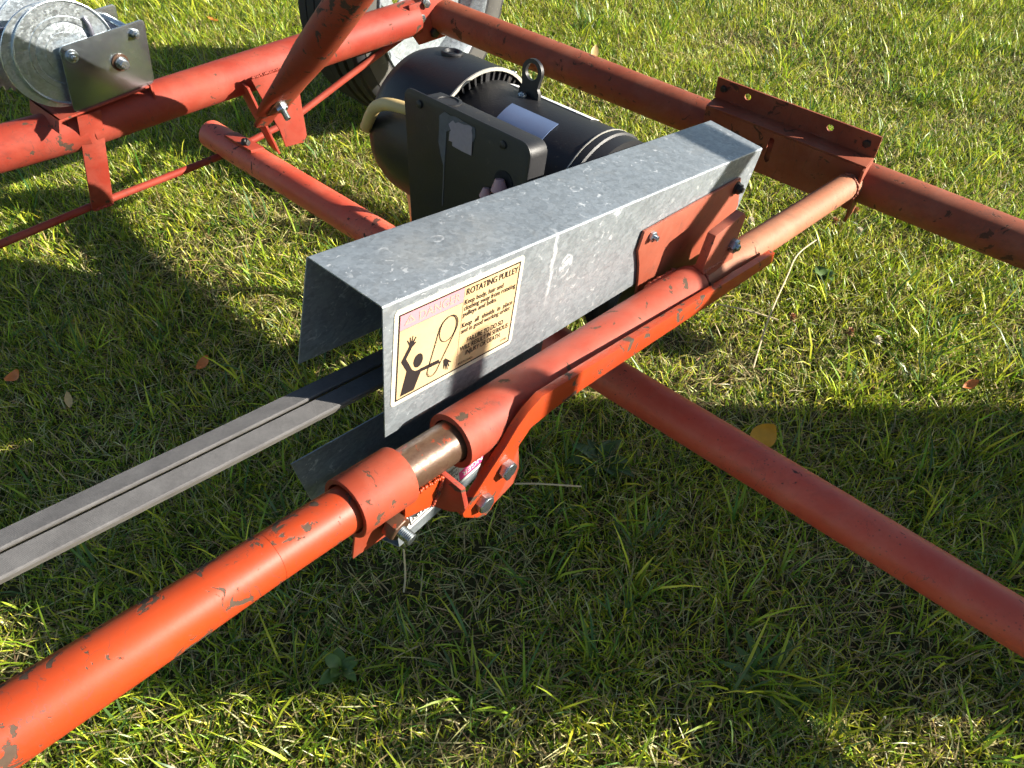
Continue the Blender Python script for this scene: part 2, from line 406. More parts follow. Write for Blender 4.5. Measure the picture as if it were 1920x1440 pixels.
class MB:
    def __init__(s):
        s.v = []; s.f = []
    def add(s, vs, fs):
        k = len(s.v)
        s.v += [Vector(q) for q in vs]
        s.f += [tuple(i + k for i in f) for f in fs]
        return s
    def prism(s, poly, ext):
        n = len(poly); ext = Vector(ext)
        vs = [Vector(q) for q in poly] + [Vector(q) + ext for q in poly]
        fs = [tuple(range(n))[::-1], tuple(range(n, 2 * n))]
        fs += [(i, (i + 1) % n, n + (i + 1) % n, n + i) for i in range(n)]
        return s.add(vs, fs)
    def box(s, c, x, y, z):      # centre and three half-vectors
        c, x, y, z = map(Vector, (c, x, y, z))
        return s.prism([c - x - y - z, c + x - y - z, c + x + y - z, c - x + y - z], z * 2)
    def lathe(s, o, d, prof, seg=32, ref=None, closed=False):
        # prof: (along, radius); closed loops the profile
        o = Vector(o); d, u, w = frame_of(d)
        vs = []; fs = []
        m = len(prof)
        for (t, r) in prof:
            for k in range(seg):
                an = 2 * math.pi * k / seg
                vs.append(o + d * t + (u * math.cos(an) + w * math.sin(an)) * r)
        rng_ = m if closed else m - 1
        for i in range(rng_):
            j = (i + 1) % m
            for k in range(seg):
                l = (k + 1) % seg
                fs.append((i * seg + k, i * seg + l, j * seg + l, j * seg + k))
        if not closed:
            if prof[0][1] > 1e-5: fs.append(tuple(range(seg))[::-1])
            if prof[-1][1] > 1e-5: fs.append(tuple(range((m - 1) * seg, m * seg)))
        return s.add(vs, fs)
    def tube(s, p0, p1, r, ri=None, seg=32):
        p0 = Vector(p0); p1 = Vector(p1); L = (p1 - p0).length
        if ri: return s.lathe(p0, p1 - p0, [(0, ri), (0, r), (L, r), (L, ri)], seg, closed=True)
        return s.lathe(p0, p1 - p0, [(0, r), (L, r)], seg)
    def sweep(s, pts, r, seg=12, cap=True):
        pts = [Vector(q) for q in pts]; m = len(pts)
        rs = r if isinstance(r, (list, tuple)) else [r] * m
        vs = []; fs = []
        u = None
        for i, q in enumerate(pts):
            d = (pts[min(i + 1, m - 1)] - pts[max(i - 1, 0)]).normalized()
            if u is None: _, u, _ = frame_of(d)
            u = (u - d * u.dot(d)).normalized(); w = u.cross(d)
            for k in range(seg):
                an = 2 * math.pi * k / seg
                vs.append(q + (u * math.cos(an) + w * math.sin(an)) * rs[i])
        for i in range(m - 1):
            for k in range(seg):
                l = (k + 1) % seg
                fs.append((i * seg + k, i * seg + l, (i + 1) * seg + l, (i + 1) * seg + k))
        if cap:
            fs.append(tuple(range(seg))[::-1]); fs.append(tuple(range((m - 1) * seg, m * seg)))
        return s.add(vs, fs)
    def plate(s, outer, holes, o, u, v, th):
        # a flat plate with holes: outlines in (u, v) metres, thickness vector th
        bm = bmesh.new()
        o = Vector(o); u = Vector(u); v = Vector(v); th = Vector(th)
        loops = []
        edges = []
        for lp in [outer] + holes:
            vv = [bm.verts.new(o + u * q[0] + v * q[1]) for q in lp]
            edges += [bm.edges.new((vv[i], vv[(i + 1) % len(vv)])) for i in range(len(vv))]
            loops.append([q.co.copy() for q in vv])
        bmesh.ops.triangle_fill(bm, use_beauty=True, use_dissolve=False, edges=edges, normal=u.cross(v))
        bm.verts.index_update()
        vs = [q.co.copy() for q in bm.verts]
        fs = [tuple(q.index for q in f.verts) for f in bm.faces]
        bm.free()
        s.add(vs, fs); s.add([q + th for q in vs], [f[::-1] for f in fs])
        for lp in loops:
            n = len(lp)
            s.add(lp + [q + th for q in lp], [(i, (i + 1) % n, n + (i + 1) % n, n + i) for i in range(n)])
        return s
    def build(s, name, mat, parent=None, bevel=0.0, smooth=True, angle=35, weld=True, kind=None, label=None):
        o0 = Vector((0, 0, 0))
        q = parent
        while q is not None:
            o0 += q.location; q = q.parent
        me = bpy.data.meshes.new(name)
        bm = bmesh.new()
        vv = [bm.verts.new(p - o0) for p in s.v]
        for f in s.f:
            if len(set(f)) < 3: continue
            try: bm.faces.new([vv[i] for i in f])
            except ValueError: pass
        if weld: bmesh.ops.remove_doubles(bm, verts=bm.verts, dist=1e-5)
        bmesh.ops.recalc_face_normals(bm, faces=bm.faces)
        if bevel > 0:
            es = [e for e in bm.edges if len(e.link_faces) == 2 and e.calc_face_angle(0) > 0.6]
            if es: bmesh.ops.bevel(bm, geom=es, offset=bevel, segments=2, affect='EDGES', profile=0.6, clamp_overlap=True)
        bm.to_mesh(me); bm.free()
        if smooth:
            me.polygons.foreach_set("use_smooth", [True] * len(me.polygons))
            me.set_sharp_from_angle(angle=R_(angle))
        me.materials.append(MATS[mat])
        ob = bpy.data.objects.new(name, me)
        scene.collection.objects.link(ob)
        if parent is not None: ob.parent = parent
        if kind: ob["kind"] = kind
        if label: ob["label"] = label
        return ob

def thing(name, loc, label, cat, group=None):
    o = bpy.data.objects.new(name, None)
    o.location = loc
    o.empty_display_size = 0.05
    scene.collection.objects.link(o)
    o["label"] = label; o["category"] = cat
    if group: o["group"] = group
    return o
def tag(o, label, cat, group=None):
    o["label"] = label; o["category"] = cat
    if group: o["group"] = group
    return o

def ring2(c, r, n=16, ry=None, rot=0):
    ry = ry or r
    return [(c[0] + r * math.cos(t) * math.cos(rot) - ry * math.sin(t) * math.sin(rot),
             c[1] + r * math.cos(t) * math.sin(rot) + ry * math.sin(t) * math.cos(rot)) for t in [2 * math.pi * k / n for k in range(n)]]
def rrect(x0, y0, x1, y1, r, n=5):
    pts = []
    for (cx, cy, a0) in ((x1 - r, y1 - r, 0), (x0 + r, y1 - r, 90), (x0 + r, y0 + r, 180), (x1 - r, y0 + r, 270)):
        for k in range(n + 1):
            t = R_(a0 + 90 * k / n)
            pts.append((cx + r * math.cos(t), cy + r * math.sin(t)))
    return pts

def bolt(parent, at, d, af=0.019, hh=0.008, shank=0.0, mat="bolt_zinc", washer=0.0, rot=0.3, name="bolt", marks=True):
    """hex head (or nut) standing on the surface at `at`, pointing along d; shank = thread beyond it"""
    d, u, w = frame_of(d)
    at = Vector(at); m = MB(); z = 0.0
    if washer > 0:
        m.lathe(at - d * 0.0005, d, [(0, washer), (0.0022, washer), (0.0025, washer * 0.93)], 20); z = 0.002
    R = af / math.sqrt(3)
    hexa = [at + d * z + (u * math.cos(rot + k * math.pi / 3) + w * math.sin(rot + k * math.pi / 3)) * R for k in range(6)]
    m.prism(hexa, d * hh)
    m.lathe(at + d * (z + hh - 0.0004), d, [(0, R * 0.84), (0.0012, R * 0.80)], 18)
    if shank > 0:
        prof = []; r = af * 0.30; t = 0.0
        while t < shank:
            prof += [(t, r), (t + 0.0009, r * 0.88)]; t += 0.0018
        prof.append((shank, r * 0.85))
        m.lathe(at + d * (z + hh), d, prof, 16)
    return m.build(name, mat, parent, bevel=0.0006)

# ------------------------------------------------------------------ the ground
def gh(x, y):
    return 0.010 * np.sin(1.7 * x + 0.6) * np.cos(1.3 * y) + 0.006 * np.sin(4.1 * x + 2.2 * y)
def build_ground():
    # one sheet: fine near the camera, reaching the horizon
    def ax(n0, far):
        a = np.linspace(-5, 5, n0)
        o = 5 + (np.linspace(0, 1, 14)[1:] ** 2.5) * far
        return np.concatenate([-o[::-1], a, o])
    xs = ax(81, 395); ys = ax(81, 395)
    X, Y = np.meshgrid(xs, ys)
    fade = np.clip(1 - (np.maximum(abs(X), abs(Y)) - 4) / 1.0, 0, 1)
    Zz = gh(X, Y) * fade - 0.004
    v = np.stack([X, Y, Zz], -1).reshape(-1, 3)
    nx, ny = len(xs), len(ys)
    fs = [(j * nx + i, j * nx + i + 1, (j + 1) * nx + i + 1, (j + 1) * nx + i) for j in range(ny - 1) for i in range(nx - 1)]
    me = bpy.data.meshes.new("ground"); me.from_pydata(v.tolist(), [], fs)
    me.polygons.foreach_set("use_smooth", [True] * len(me.polygons))
    me.materials.append(MATS["soil"])
    o = bpy.data.objects.new("ground", me); scene.collection.objects.link(o); o["kind"] = "structure"
build_ground()

def vnoise(x, y, sc, seed):
    """cheap value noise for patchiness"""
    r = np.random.default_rng(seed); g = r.random((64, 64))
    xs = x * sc + 100.3; ys = y * sc + 57.1
    xi = np.floor(xs).astype(int); yi = np.floor(ys).astype(int)
    fx = xs - xi; fy = ys - yi
    fx = fx * fx * (3 - 2 * fx); fy = fy * fy * (3 - 2 * fy)
    g_ = lambda a, b: g[a % 64, b % 64]
    return (g_(xi, yi) * (1 - fx) + g_(xi + 1, yi) * fx) * (1 - fy) + (g_(xi, yi + 1) * (1 - fx) + g_(xi + 1, yi + 1) * fx) * fy

def near_view(x, y):
    """distance in metres outside the patch of lawn that the photograph frames"""
    zc = y * CP + CAM_H * SP
    half = 0.69 * np.maximum(zc, 0.1)
    dx = np.abs(x) - half
    dy = np.maximum(0.28 - y, y - 3.35)
    return np.maximum(np.maximum(dx, dy), 0)

def blades(name, x, y, ln, wd, th, t0, t1, col, label):
    """grass blades: 3 segments each, own bend, own colour"""
    n = len(x)
    s = np.array([0, 0.36, 0.70, 1.0])
    wf = np.array([0.85, 1.0, 0.72, 0.0])
    px = np.zeros((n, 4)); pz = np.zeros((n, 4))
    for k in range(1, 4):
        tm = t0 + (t1 - t0) * (s[k] + s[k - 1]) / 2
        ds = (s[k] - s[k - 1]) * ln
        px[:, k] = px[:, k - 1] + np.sin(tm) * ds
        pz[:, k] = pz[:, k - 1] + np.cos(tm) * ds
    pz = np.maximum(pz, 0.0008)
    c, sn = np.cos(th), np.sin(th)
    tw = rng.normal(0, 0.5, n)
    sx, sy, sz = -sn * np.cos(tw), c * np.cos(tw), np.sin(tw) * 0.6
    base_z = gh(x, y) - 0.003
    V = np.zeros((n, 7, 3), dtype=np.float32)
    for k in range(3):
        for q, sg in ((0, -1), (1, 1)):
            hw = wd * wf[k] * 0.5 * sg
            V[:, 2 * k + q, 0] = x + px[:, k] * c + sx * hw
            V[:, 2 * k + q, 1] = y + px[:, k] * sn + sy * hw
            V[:, 2 * k + q, 2] = base_z + pz[:, k] + sz * hw
    V[:, 6, 0] = x + px[:, 3] * c; V[:, 6, 1] = y + px[:, 3] * sn; V[:, 6, 2] = base_z + pz[:, 3]
    base = (np.arange(n) * 7)[:, None]
    loops = (base + np.array([[0, 1, 3, 2, 2, 3, 5, 4, 4, 5, 6]])).astype(np.int32).ravel()
    starts = ((np.arange(n) * 11)[:, None] + np.array([[0, 4, 8]])).astype(np.int32).ravel()
    totals = np.tile(np.array([4, 4, 3], dtype=np.int32), n)
    me = bpy.data.meshes.new(name)
    me.vertices.add(n * 7); me.vertices.foreach_set("co", V.ravel())
    me.loops.add(n * 11); me.loops.foreach_set("vertex_index", loops)
    me.polygons.add(n * 3); me.polygons.foreach_set("loop_start", starts); me.polygons.foreach_set("loop_total", totals)
    me.polygons.foreach_set("use_smooth", np.ones(n * 3, dtype=bool))
    me.update(calc_edges=True)
    at = me.attributes.new("col", 'FLOAT_COLOR', 'POINT')
    C = np.ones((n, 7, 4), dtype=np.float32)
    C[:, :, :3] = col[:, None, :]
    at.data.foreach_set("color", C.ravel())
    me.materials.append(MATS["grass_blades"])
    o = bpy.data.objects.new(name, me); scene.collection.objects.link(o)
    o["kind"] = "stuff"; o["label"] = label; o["category"] = "grass"
    return o

PAL = {
    'fresh': np.array([0.27, 0.38, 0.026]), 'lime': np.array([0.54, 0.57, 0.045]), 'deep': np.array([0.085, 0.175, 0.022]),
    'blue': np.array([0.090, 0.170, 0.050]), 'straw': np.array([0.70, 0.60, 0.28]), 'tan': np.array([0.44, 0.35, 0.15]), 'brown': np.array([0.17, 0.125, 0.06]),
}
def pick_col(n, keys, probs):
    probs = np.asarray(probs, float)
    if probs.ndim == 1: probs = np.tile(probs, (n, 1))
    cum = np.cumsum(probs / probs.sum(1, keepdims=True), 1)
    idx = (rng.random((n, 1)) > cum).sum(1).clip(0, len(keys) - 1)
    c = np.array([PAL[k] for k in keys])[idx]
    return np.clip(c * rng.normal(1, 0.22, (n, 1)).clip(0.5, 1.6) * rng.normal(1, 0.07, (n, 3)), 0.004, 0.8)

def scatter(per_m2_in, per_m2_out, ext=(-3.4, 3.4, -1.0, 5.2)):
    x0, x1, y0, y1 = ext; area = (x1 - x0) * (y1 - y0)
    n = int(area * per_m2_in)
    x = rng.uniform(x0, x1, n); y = rng.uniform(y0, y1, n)
    d = near_view(x, y)
    pr = np.where(d < 0.12, 1.0, np.maximum(per_m2_out / per_m2_in, np.exp(-(d - 0.12) * 5)))
    k = rng.random(n) < pr
    return x[k], y[k], d[k]

def lawn():
    # 1: the mat of dead thatch lying on the soil
    x, y, d = scatter(9000, 500); n = len(x)
    dry = vnoise(x, y, 2.4, 3)
    col = pick_col(n, ['straw', 'tan', 'brown', 'deep'], np.stack([0.34 + 0.40 * dry, 0.40 + 0 * dry, 0.25 - 0.1 * dry, 0.30 - 0.2 * dry], 1))
    blades("dry_thatch", x, y, rng.uniform(0.025, 0.08, n), rng.uniform(0.0012, 0.0028, n) * (1 + d), rng.uniform(0, 6.283, n),
           rng.uniform(0.75, 1.45, n), rng.uniform(1.2, 1.75, n), col, "mat of dry straw-coloured thatch lying between the green blades")
    # 2: short mown turf
    x, y, d = scatter(27000, 1200); n = len(x)
    g1 = vnoise(x, y, 3.1, 5); g2 = vnoise(x, y, 1.2, 9)
    thin = rng.random(n) < 0.55 + 0.45 * (vnoise(x, y, 6.0, 21) > 0.32)
    x, y, d, g1, g2 = (q[thin] for q in (x, y, d, g1, g2)); n = len(x)
    col = pick_col(n, ['fresh', 'lime', 'deep', 'straw', 'tan'], np.stack([0.44 + 0 * g1, 0.26 + 0.34 * g2, 0.22 - 0.16 * g2, 0.05 + 0.13 * g1, 0.04 + 0.06 * g1], 1))
    hgt = 0.55 + 0.8 * vnoise(x, y, 4.0, 13)
    blades("short_turf", x, y, rng.uniform(0.016, 0.047, n) * hgt, rng.uniform(0.0014, 0.0033, n) * (1 + d), rng.uniform(0, 6.283, n),
           rng.uniform(0.0, 0.8, n), rng.uniform(0.4, 1.6, n), col, "short mown green lawn grass under the frame")
    # 3: broad coarse blades in tufts
    tx, ty, td = scatter(75, 8); m = len(tx)
    big = vnoise(tx, ty, 1.6, 31)
    cnt = (rng.poisson(9, m) * (0.4 + 1.2 * big)).astype(int)
    i = np.repeat(np.arange(m), cnt); n = len(i)
    sz = (0.6 + 0.7 * rng.random(m) + 0.5 * big)[i]
    spread = rng.normal(0, 0.016, (n, 2))
    x = tx[i] + spread[:, 0]; y = ty[i] + spread[:, 1]
    tuft_hue = rng.random(m)[i]
    col = pick_col(n, ['fresh', 'lime', 'blue', 'deep'], np.stack([0.4 + 0 * tuft_hue, 0.45 * tuft_hue, 0.35 * (1 - tuft_hue), 0.3 * (1 - tuft_hue)], 1))
    blades("coarse_grass_tufts", x, y, rng.uniform(0.035, 0.095, n) * sz, rng.uniform(0.0028, 0.0052, n), np.arctan2(spread[:, 1], spread[:, 0]) + rng.normal(0, 0.7, n),
           rng.uniform(0.05, 0.55, n), rng.uniform(0.7, 1.75, n), col, "coarse broad-bladed grass tufts standing above the turf")
lawn()

# ------------------------------------------------------------------ undercarriage frame
fr = thing("undercarriage_frame", PZ(700, 420, 0.0), "rusty red tubular undercarriage frame standing over the grass", "frame")
# long tubes
ut0, ut1 = PZ(800, 18, 0.365), PZ(1920, 460, 0.268)
ud = (ut1 - ut0).normalized()
MB().tube(ut0 - ud * 0.04, ut1 + ud * 0.06, 0.0425, 0.037, 40).build("frame_tube", "paint_dull", fr, label="dull rust-red tube along the far side")
lt0, lt1 = PZ(397, 252, 0.2), PZ(1900, 1165, 0.2)
ld = (lt1 - lt0).normalized()
MB().tube(lt0, lt1 + ld * 0.5, 0.0355, 0.030, 40).build("cross_tube", "paint_red_scratched", fr, label="scratched red tube running under the belt guard")
ax0, ax1 = PZ(-120, 312, 0.37), PZ(775, 32, 0.37)
ad = (ax1 - ax0).normalized()
notch = PZ(160, 235, 0.37)
MB().tube(ax0, notch - ad * 0.004, 0.045, 0.039, 40).build("axle_tube", "paint_red", fr)
MB().tube(notch + ad * 0.004, ax1, 0.0435, 0.038, 40).build("axle_tube", "paint_red", fr)
MB().tube(notch - ad * 0.03, notch + ad * 0.03, 0.036, None, 32).build("spigot", "black_oxide", fr)
side = Vector((ad.y, -ad.x, 0)).normalized()         # horizontal, facing the camera side
# truss rod and its posts
rod_pts = [PZ(-120, 510, 0.18), PZ(0, 458, 0.18), PZ(188, 380, 0.18), PZ(300, 337, 0.18), PZ(425, 288, 0.18), PZ(545, 226, 0.20), PZ(655, 142, 0.255), PZ(772, 56, 0.33)]
MB().sweep(rod_pts, 0.0085, 14).build("truss_rod", "paint_red", fr)
pt, pb = notch + side * 0.048 + ad * 0.008 + Z * 0.046, PZ(190, 384, 0.180) + side * 0.006
pd = (pt - pb)
fx = ad
MB().prism([pb - fx * 0.024, pb + fx * 0.024, pt + fx * 0.024, pt - fx * 0.024], side * 0.006).build("truss_post", "paint_red", fr, bevel=0.001)
# hanging bracket at the strut foot: two cheek plates and a bridge
def cheek(px_pts, z_list, th, name, mat):
    pts = [PZ(x, y, z) for (x, y), z in zip(px_pts, z_list)]
    nrm = (pts[1] - pts[0]).cross(pts[2] - pts[0]).normalized()
    return MB().prism(pts, nrm * th).build(name, mat, fr, bevel=0.001)
g0 = PZ(500, 132, 0.37)                    # bracket station on the tube
def G(t, s_, z):                           # along tube, towards camera side, height
    q = g0 + ad * t + side * s_
    return Vector((q.x, q.y, z))
MB().prism([G(-0.060, 0.046, 0.385), G(0.050, 0.046, 0.385), G(0.040, 0.052, 0.215), G(0.028, 0.052, 0.200), G(-0.020, 0.052, 0.205), G(-0.024, 0.050, 0.25)], side * 0.006).build("cheek_plate", "paint_red", fr, bevel=0.001)
MB().prism([G(-0.075, -0.03, 0.37), G(-0.075, 0.052, 0.37), G(-0.04, 0.052, 0.19), G(-0.04, 0.0, 0.19)], ad * 0.006).build("cheek_plate", "paint_red", fr, bevel=0.001)
# strut: round tube squashed flat at its foot, rising past the top of the picture
sf, st_ = PD(517, 196, 1.70), PD(690, -55, 1.36)
sd = (st_ - sf).normalized()
s_len = 1.15
def strut():
    d = sd; u = (ad - d * ad.dot(d)).normalized(); w = u.cross(d)
    prof = [(-0.085, 0.022, 0.0060), (-0.040, 0.023, 0.0060), (-0.030, 0.040, 0.0070), (0.025, 0.043, 0.010), (0.10, 0.044, 0.022), (0.20, 0.039, 0.035), (s_len, 0.039, 0.038)]
    m = MB(); seg = 28; vs = []; fs = []
    for (t, ru, rw) in prof:
        for k in range(seg):
            an = 2 * math.pi * k / seg
            c, s_ = math.cos(an), math.sin(an)
            e = 0.55 if rw < 0.012 else 1.0
            vs.append(sf + d * t + u * ru * math.copysign(abs(c) ** e, c) + w * rw * math.copysign(abs(s_) ** e, s_))
    for i in range(len(prof) - 1):
        for k in range(seg):
            l = (k + 1) % seg
            fs.append((i * seg + k, i * seg + l, (i + 1) * seg + l, (i + 1) * seg + k))
    fs += [tuple(range(seg))[::-1], tuple(range((len(prof) - 1) * seg, len(prof) * seg))]
    m.add(vs, fs)
    m.build("strut", "paint_collar", fr, angle=50)
    return u, w
su, sw = strut()
if sw.dot(CAMP - sf) < 0: sw = -sw
MB().box(sf + sd * 0.012 + sw * 0.009, su * 0.021, sd * 0.030, sw * 0.003).build("square_washer", "bare_rusty_steel", fr, bevel=0.001)
bolt(fr, sf + sd * 0.014 + sw * 0.012, sw, 0.024, 0.010, 0.022, washer=0.0)
# clip on the open end of the cross tube
clip = lt0 + ld * 0.155 + Vector((0, 0, 0.032))
MB().box(clip + Vector((0, 0, 0.006)), ld * 0.055, B * 0.018, Z * 0.004).build("clip_plate", "paint_red", fr, bevel=0.001)
bolt(fr, clip + ld * 0.02 + Vector((0, 0, 0.010)) - B * 0.004, (Z - B * 0.6).normalized(), 0.019, 0.010, 0.006, mat="black_oxide")
# corner gusset where the axle tube meets the far tube
cg = PZ(778, 26, 0.365)
MB().prism([cg - ad * 0.05 + side * 0.05 + Z * 0.05, cg + ad * 0.055 + side * 0.05 + Z * 0.05, cg + ad * 0.055 + side * 0.05 - Z * 0.055, cg - ad * 0.03 + side * 0.05 - Z * 0.055, cg - ad * 0.05 + side * 0.05 - Z * 0.02], side * 0.006).build("gusset_plate", "paint_red", fr, bevel=0.001)
bolt(fr, cg - ad * 0.018 + side * 0.056 + Z * 0.012, side, 0.019, 0.008)
bolt(fr, cg + ad * 0.018 + side * 0.056 - Z * 0.034, side, 0.022, 0.010, mat="black_oxide")
bolt(fr, cg + ad * 0.0 + side * 0.056 + Z * 0.044, side, 0.019, 0.008)

# folded channel bracket on the far tube
up = Z; ch_dir = ud; chB = Vector((-ud.y, ud.x, 0)).normalized()       # chB points away from the camera
c0 = ut0 + ud * 0.842 - chB * 0.0475 + up * 0.056
clen = 0.362
ch = 0.100
slot = [(0.154, -0.014), (0.160, -0.011), (0.166, -0.014), (0.166, -0.064), (0.160, -0.070), (0.154, -0.064)]
MB().plate([(0, 0), (clen, 0), (clen, -ch), (0.0, -ch)], [slot], c0, ch_dir, up, chB * 0.004).build("channel_web", "paint_dull", fr, bevel=0.0)
topw = 0.044
MB().prism([c0 + up * 0.0005, c0 + ch_dir * clen + up * 0.0005, c0 + ch_dir * clen + chB * topw + up * 0.0005, c0 + chB * topw + up * 0.0005], up * 0.004).build("channel_top", "paint_dull", fr, bevel=0.0012)
fo = c0 + chB * (topw - 0.001) - ch_dir * 0.002 + up * 0.0045
fh = 0.046
holes = [ring2((0.075, 0.027), 0.0075, 14), ring2((0.262, 0.027), 0.0075, 14)]
MB().plate([(0, 0), (clen + 0.004, 0), (clen + 0.004, fh), (0, fh)], holes, fo, ch_dir, up, chB * 0.004).build("channel_flange", "paint_dull", fr)
bolt(fr, fo + ch_dir * 0.018 + up * 0.026, -chB, 0.013, 0.005, mat="black_oxide")
bolt(fr, fo + ch_dir * (clen - 0.020) + up * 0.024, -chB, 0.015, 0.006, mat="black_oxide")
# end tab below the channel
MB().prism([c0 + ch_dir * (clen - 0.004) - chB * 0.012, c0 + ch_dir * (clen - 0.004) + chB * 0.05, c0 + ch_dir * (clen - 0.004) + chB * 0.05 - up * 0.128, c0 + ch_dir * (clen - 0.004) - chB * 0.004 - up * 0.128], ch_dir * 0.005).build("end_tab", "paint_dull", fr, bevel=0.0008)

# ------------------------------------------------------------------ drive pipe with its collars, sleeve and clamps
pp = thing("drive_pipe_arm", axis(0.3), "long orange pipe with collars and sleeve running beside the galvanised belt guard", "pipe")
def radial(prof, mat, name, parent=pp, seg=48, closed=False, label=None):
    m = MB(); vs = []; fs = []
    d = (axis(1) - axis(0)).normalized()
    m.lathe(axis(0), d, prof, seg, closed=closed)
    return m.build(name, mat, parent, label=label)
radial([(-0.95, 0.036), (-0.55, 0.0345), (-0.33, 0.0312), (-0.20, 0.0288), (-0.092, 0.0262)], "paint_orange", "pipe", label="bright orange near end of the pipe")
radial([(-0.0925, 0.0256), (-0.0915, 0.0263), (0.012, 0.0258), (0.03, 0.0255)], "paint_orange", "pipe")
radial([(0.02, 0.0252), (0.30, 0.0252)], "bare_rusty_steel", "pipe", label="bare brown steel pipe between the two collars")
radial([(0.60, 0.0268), (1.335, 0.0268)], "paint_faded", "pipe", label="faded salmon far end of the pipe")
# near collar: a thick ring, open underneath into two ears
def collar(b0, b1, r, ri, mat, name, tail):
    m = MB(); d = (axis(1) - axis(0)).normalized()
    # ring goes round from just under the camera-side to the far lower side
    seg = 40; a0, a1 = R_(-62), R_(250)
    vs = []; fs = []
    for k in range(seg + 1):
        t = a0 + (a1 - a0) * k / seg
        rad = -A * math.cos(t) + N * math.sin(t)
        for (b, rr) in ((b0, r), (b1, r), (b1, ri), (b0, ri)):
            vs.append(axis(b) + rad * rr)
    for k in range(seg):
        for q in range(4):
            w_ = (q + 1) % 4
            fs.append((k * 4 + q, k * 4 + w_, (k + 1) * 4 + w_, (k + 1) * 4 + q))
    # ear: continue straight down from the open end
    rad = -A * math.cos(a0) + N * math.sin(a0)
    tang = (-(-A * -math.sin(a0) * -1) * 0 + (A * math.sin(a0) * -1 * 0) - N * 1.0 + A * 0.08).normalized()
    k0 = len(vs)
    for (b, rr) in ((b0, r), (b1, r), (b1, ri), (b0, ri)):
        bb = b0 + (b - b0) * 0.85
        vs.append(axis(bb) + rad * rr + tang * tail)
    for q in range(4):
        w_ = (q + 1) % 4
        fs.append((q, k0 + q, k0 + w_, w_))
    fs.append((k0, k0 + 1, k0 + 2, k0 + 3))
    fs.append((seg * 4, seg * 4 + 1, seg * 4 + 2, seg * 4 + 3))
    m.add(vs, fs)
    return m.build(name, mat, pp, bevel=0.0012, angle=40)
collar(-0.002, 0.070, 0.0345, 0.0285, "paint_collar", "clamp_collar", 0.040)
cb = axis(0.044, -0.024, -0.040)
cbd = (-A * 0.92 - N * 0.15 + B * 0.12).normalized()
MB().lathe(cb + A * 0.004, cbd, [(0, 0.0155), (0.014, 0.0155), (0.0155, 0.0140)], 6).build("clamp_nut", "bare_rusty_steel", pp, bevel=0.0008)
thr = []
for k in range(9): thr += [(0.013 + k * 0.0022, 0.0076), (0.0141 + k * 0.0022, 0.0064)]
MB().lathe(cb + A * 0.004, cbd, thr, 20).build("clamp_bolt", "bolt_zinc", pp)
# welded web joining collar and hinge tab
MB().prism([W(0.060, -0.024, -0.002), W(0.092, -0.022, -0.004), W(0.118, -0.020, -0.010), W(0.106, -0.020, -0.054), W(0.088, -0.022, -0.046), W(0.060, -0.026, -0.034)], A * 0.007).build("web_plate", "paint_orange", pp, bevel=0.001)
MB().prism([W(0.119, -0.014, -0.008), W(0.121, -0.028, -0.011), W(0.124, -0.0465, -0.016), W(0.138, -0.0465, -0.064), W(0.128, -0.030, -0.070), W(0.112, -0.008, -0.064)], B * 0.007).build("cross_web", "paint_red", pp, bevel=0.001)
# long sleeve
radial([(0.150, 0.0275), (0.150, 0.0352), (0.676, 0.0352), (0.680, 0.0335), (0.680, 0.0275)], "paint_sleeve", "sleeve", closed=True)
# hinge tab under the sleeve
MB().prism([W(0.186, -0.033, -0.006), W(0.235, -0.033, -0.004), W(0.252, -0.033, -0.075), W(0.246, -0.033, -0.100), W(0.212, -0.033, -0.114), W(0.172, -0.033, -0.078), W(0.176, -0.033, -0.040)], A * 0.008).build("hinge_tab", "paint_collar", pp, bevel=0.001)
hole_c = W(0.232, -0.0335, -0.078)
MB().lathe(hole_c, -A, [(0, 0.0055), (0.0006, 0.0055)], 16).build("bolt_hole_disc", "hole_shade_black", pp)  # no opening cut: dark disc painted as the hole's shade
# flat bar on edge, cranked down at its near end to the two bolts
top_e = [(0.868, 0.046), (0.597, 0.0505), (0.336, 0.055), (0.250, 0.0555), (0.228, 0.044), (0.212, 0.030), (0.1953, 0.0075), (0.1647, -0.0271), (0.1423, -0.0524), (0.133, -0.0635)]
bot_e = [(0.136, -0.072), (0.166, -0.0955), (0.180, -0.100), (0.187, -0.095), (0.206, -0.066), (0.214, -0.035), (0.222, -0.006), (0.240, 0.012), (0.283, 0.0185), (0.370, 0.0205), (0.613, 0.0215), (0.874, 0.024)]
MB().prism([W(b, -0.047, n) for b, n in top_e + bot_e], A * 0.0115).build("flat_bar", "paint_orange", pp, bevel=0.0012)
bolt(pp, W(0.200, -0.047, -0.0295), -A, 0.022, 0.0095, rot=0.15)
bolt(pp, W(0.166, -0.047, -0.064), -A, 0.022, 0.0095, rot=0.5)
# upright lug at the far end of the sleeve with its cap bolt
MB().prism([W(0.684, -0.012, 0.118), W(0.765, -0.012, 0.133), W(0.776, -0.012, 0.125), W(0.772, -0.012, 0.072), W(0.790, -0.018, 0.000), W(0.690, -0.018, -0.005), W(0.676, -0.012, 0.055)], A * 0.015).build("upright_lug", "paint_plate", pp, bevel=0.0012)
bolt(pp, W(0.750, -0.012, 0.083), -A, 0.020, 0.012, 0.005, rot=0.2)

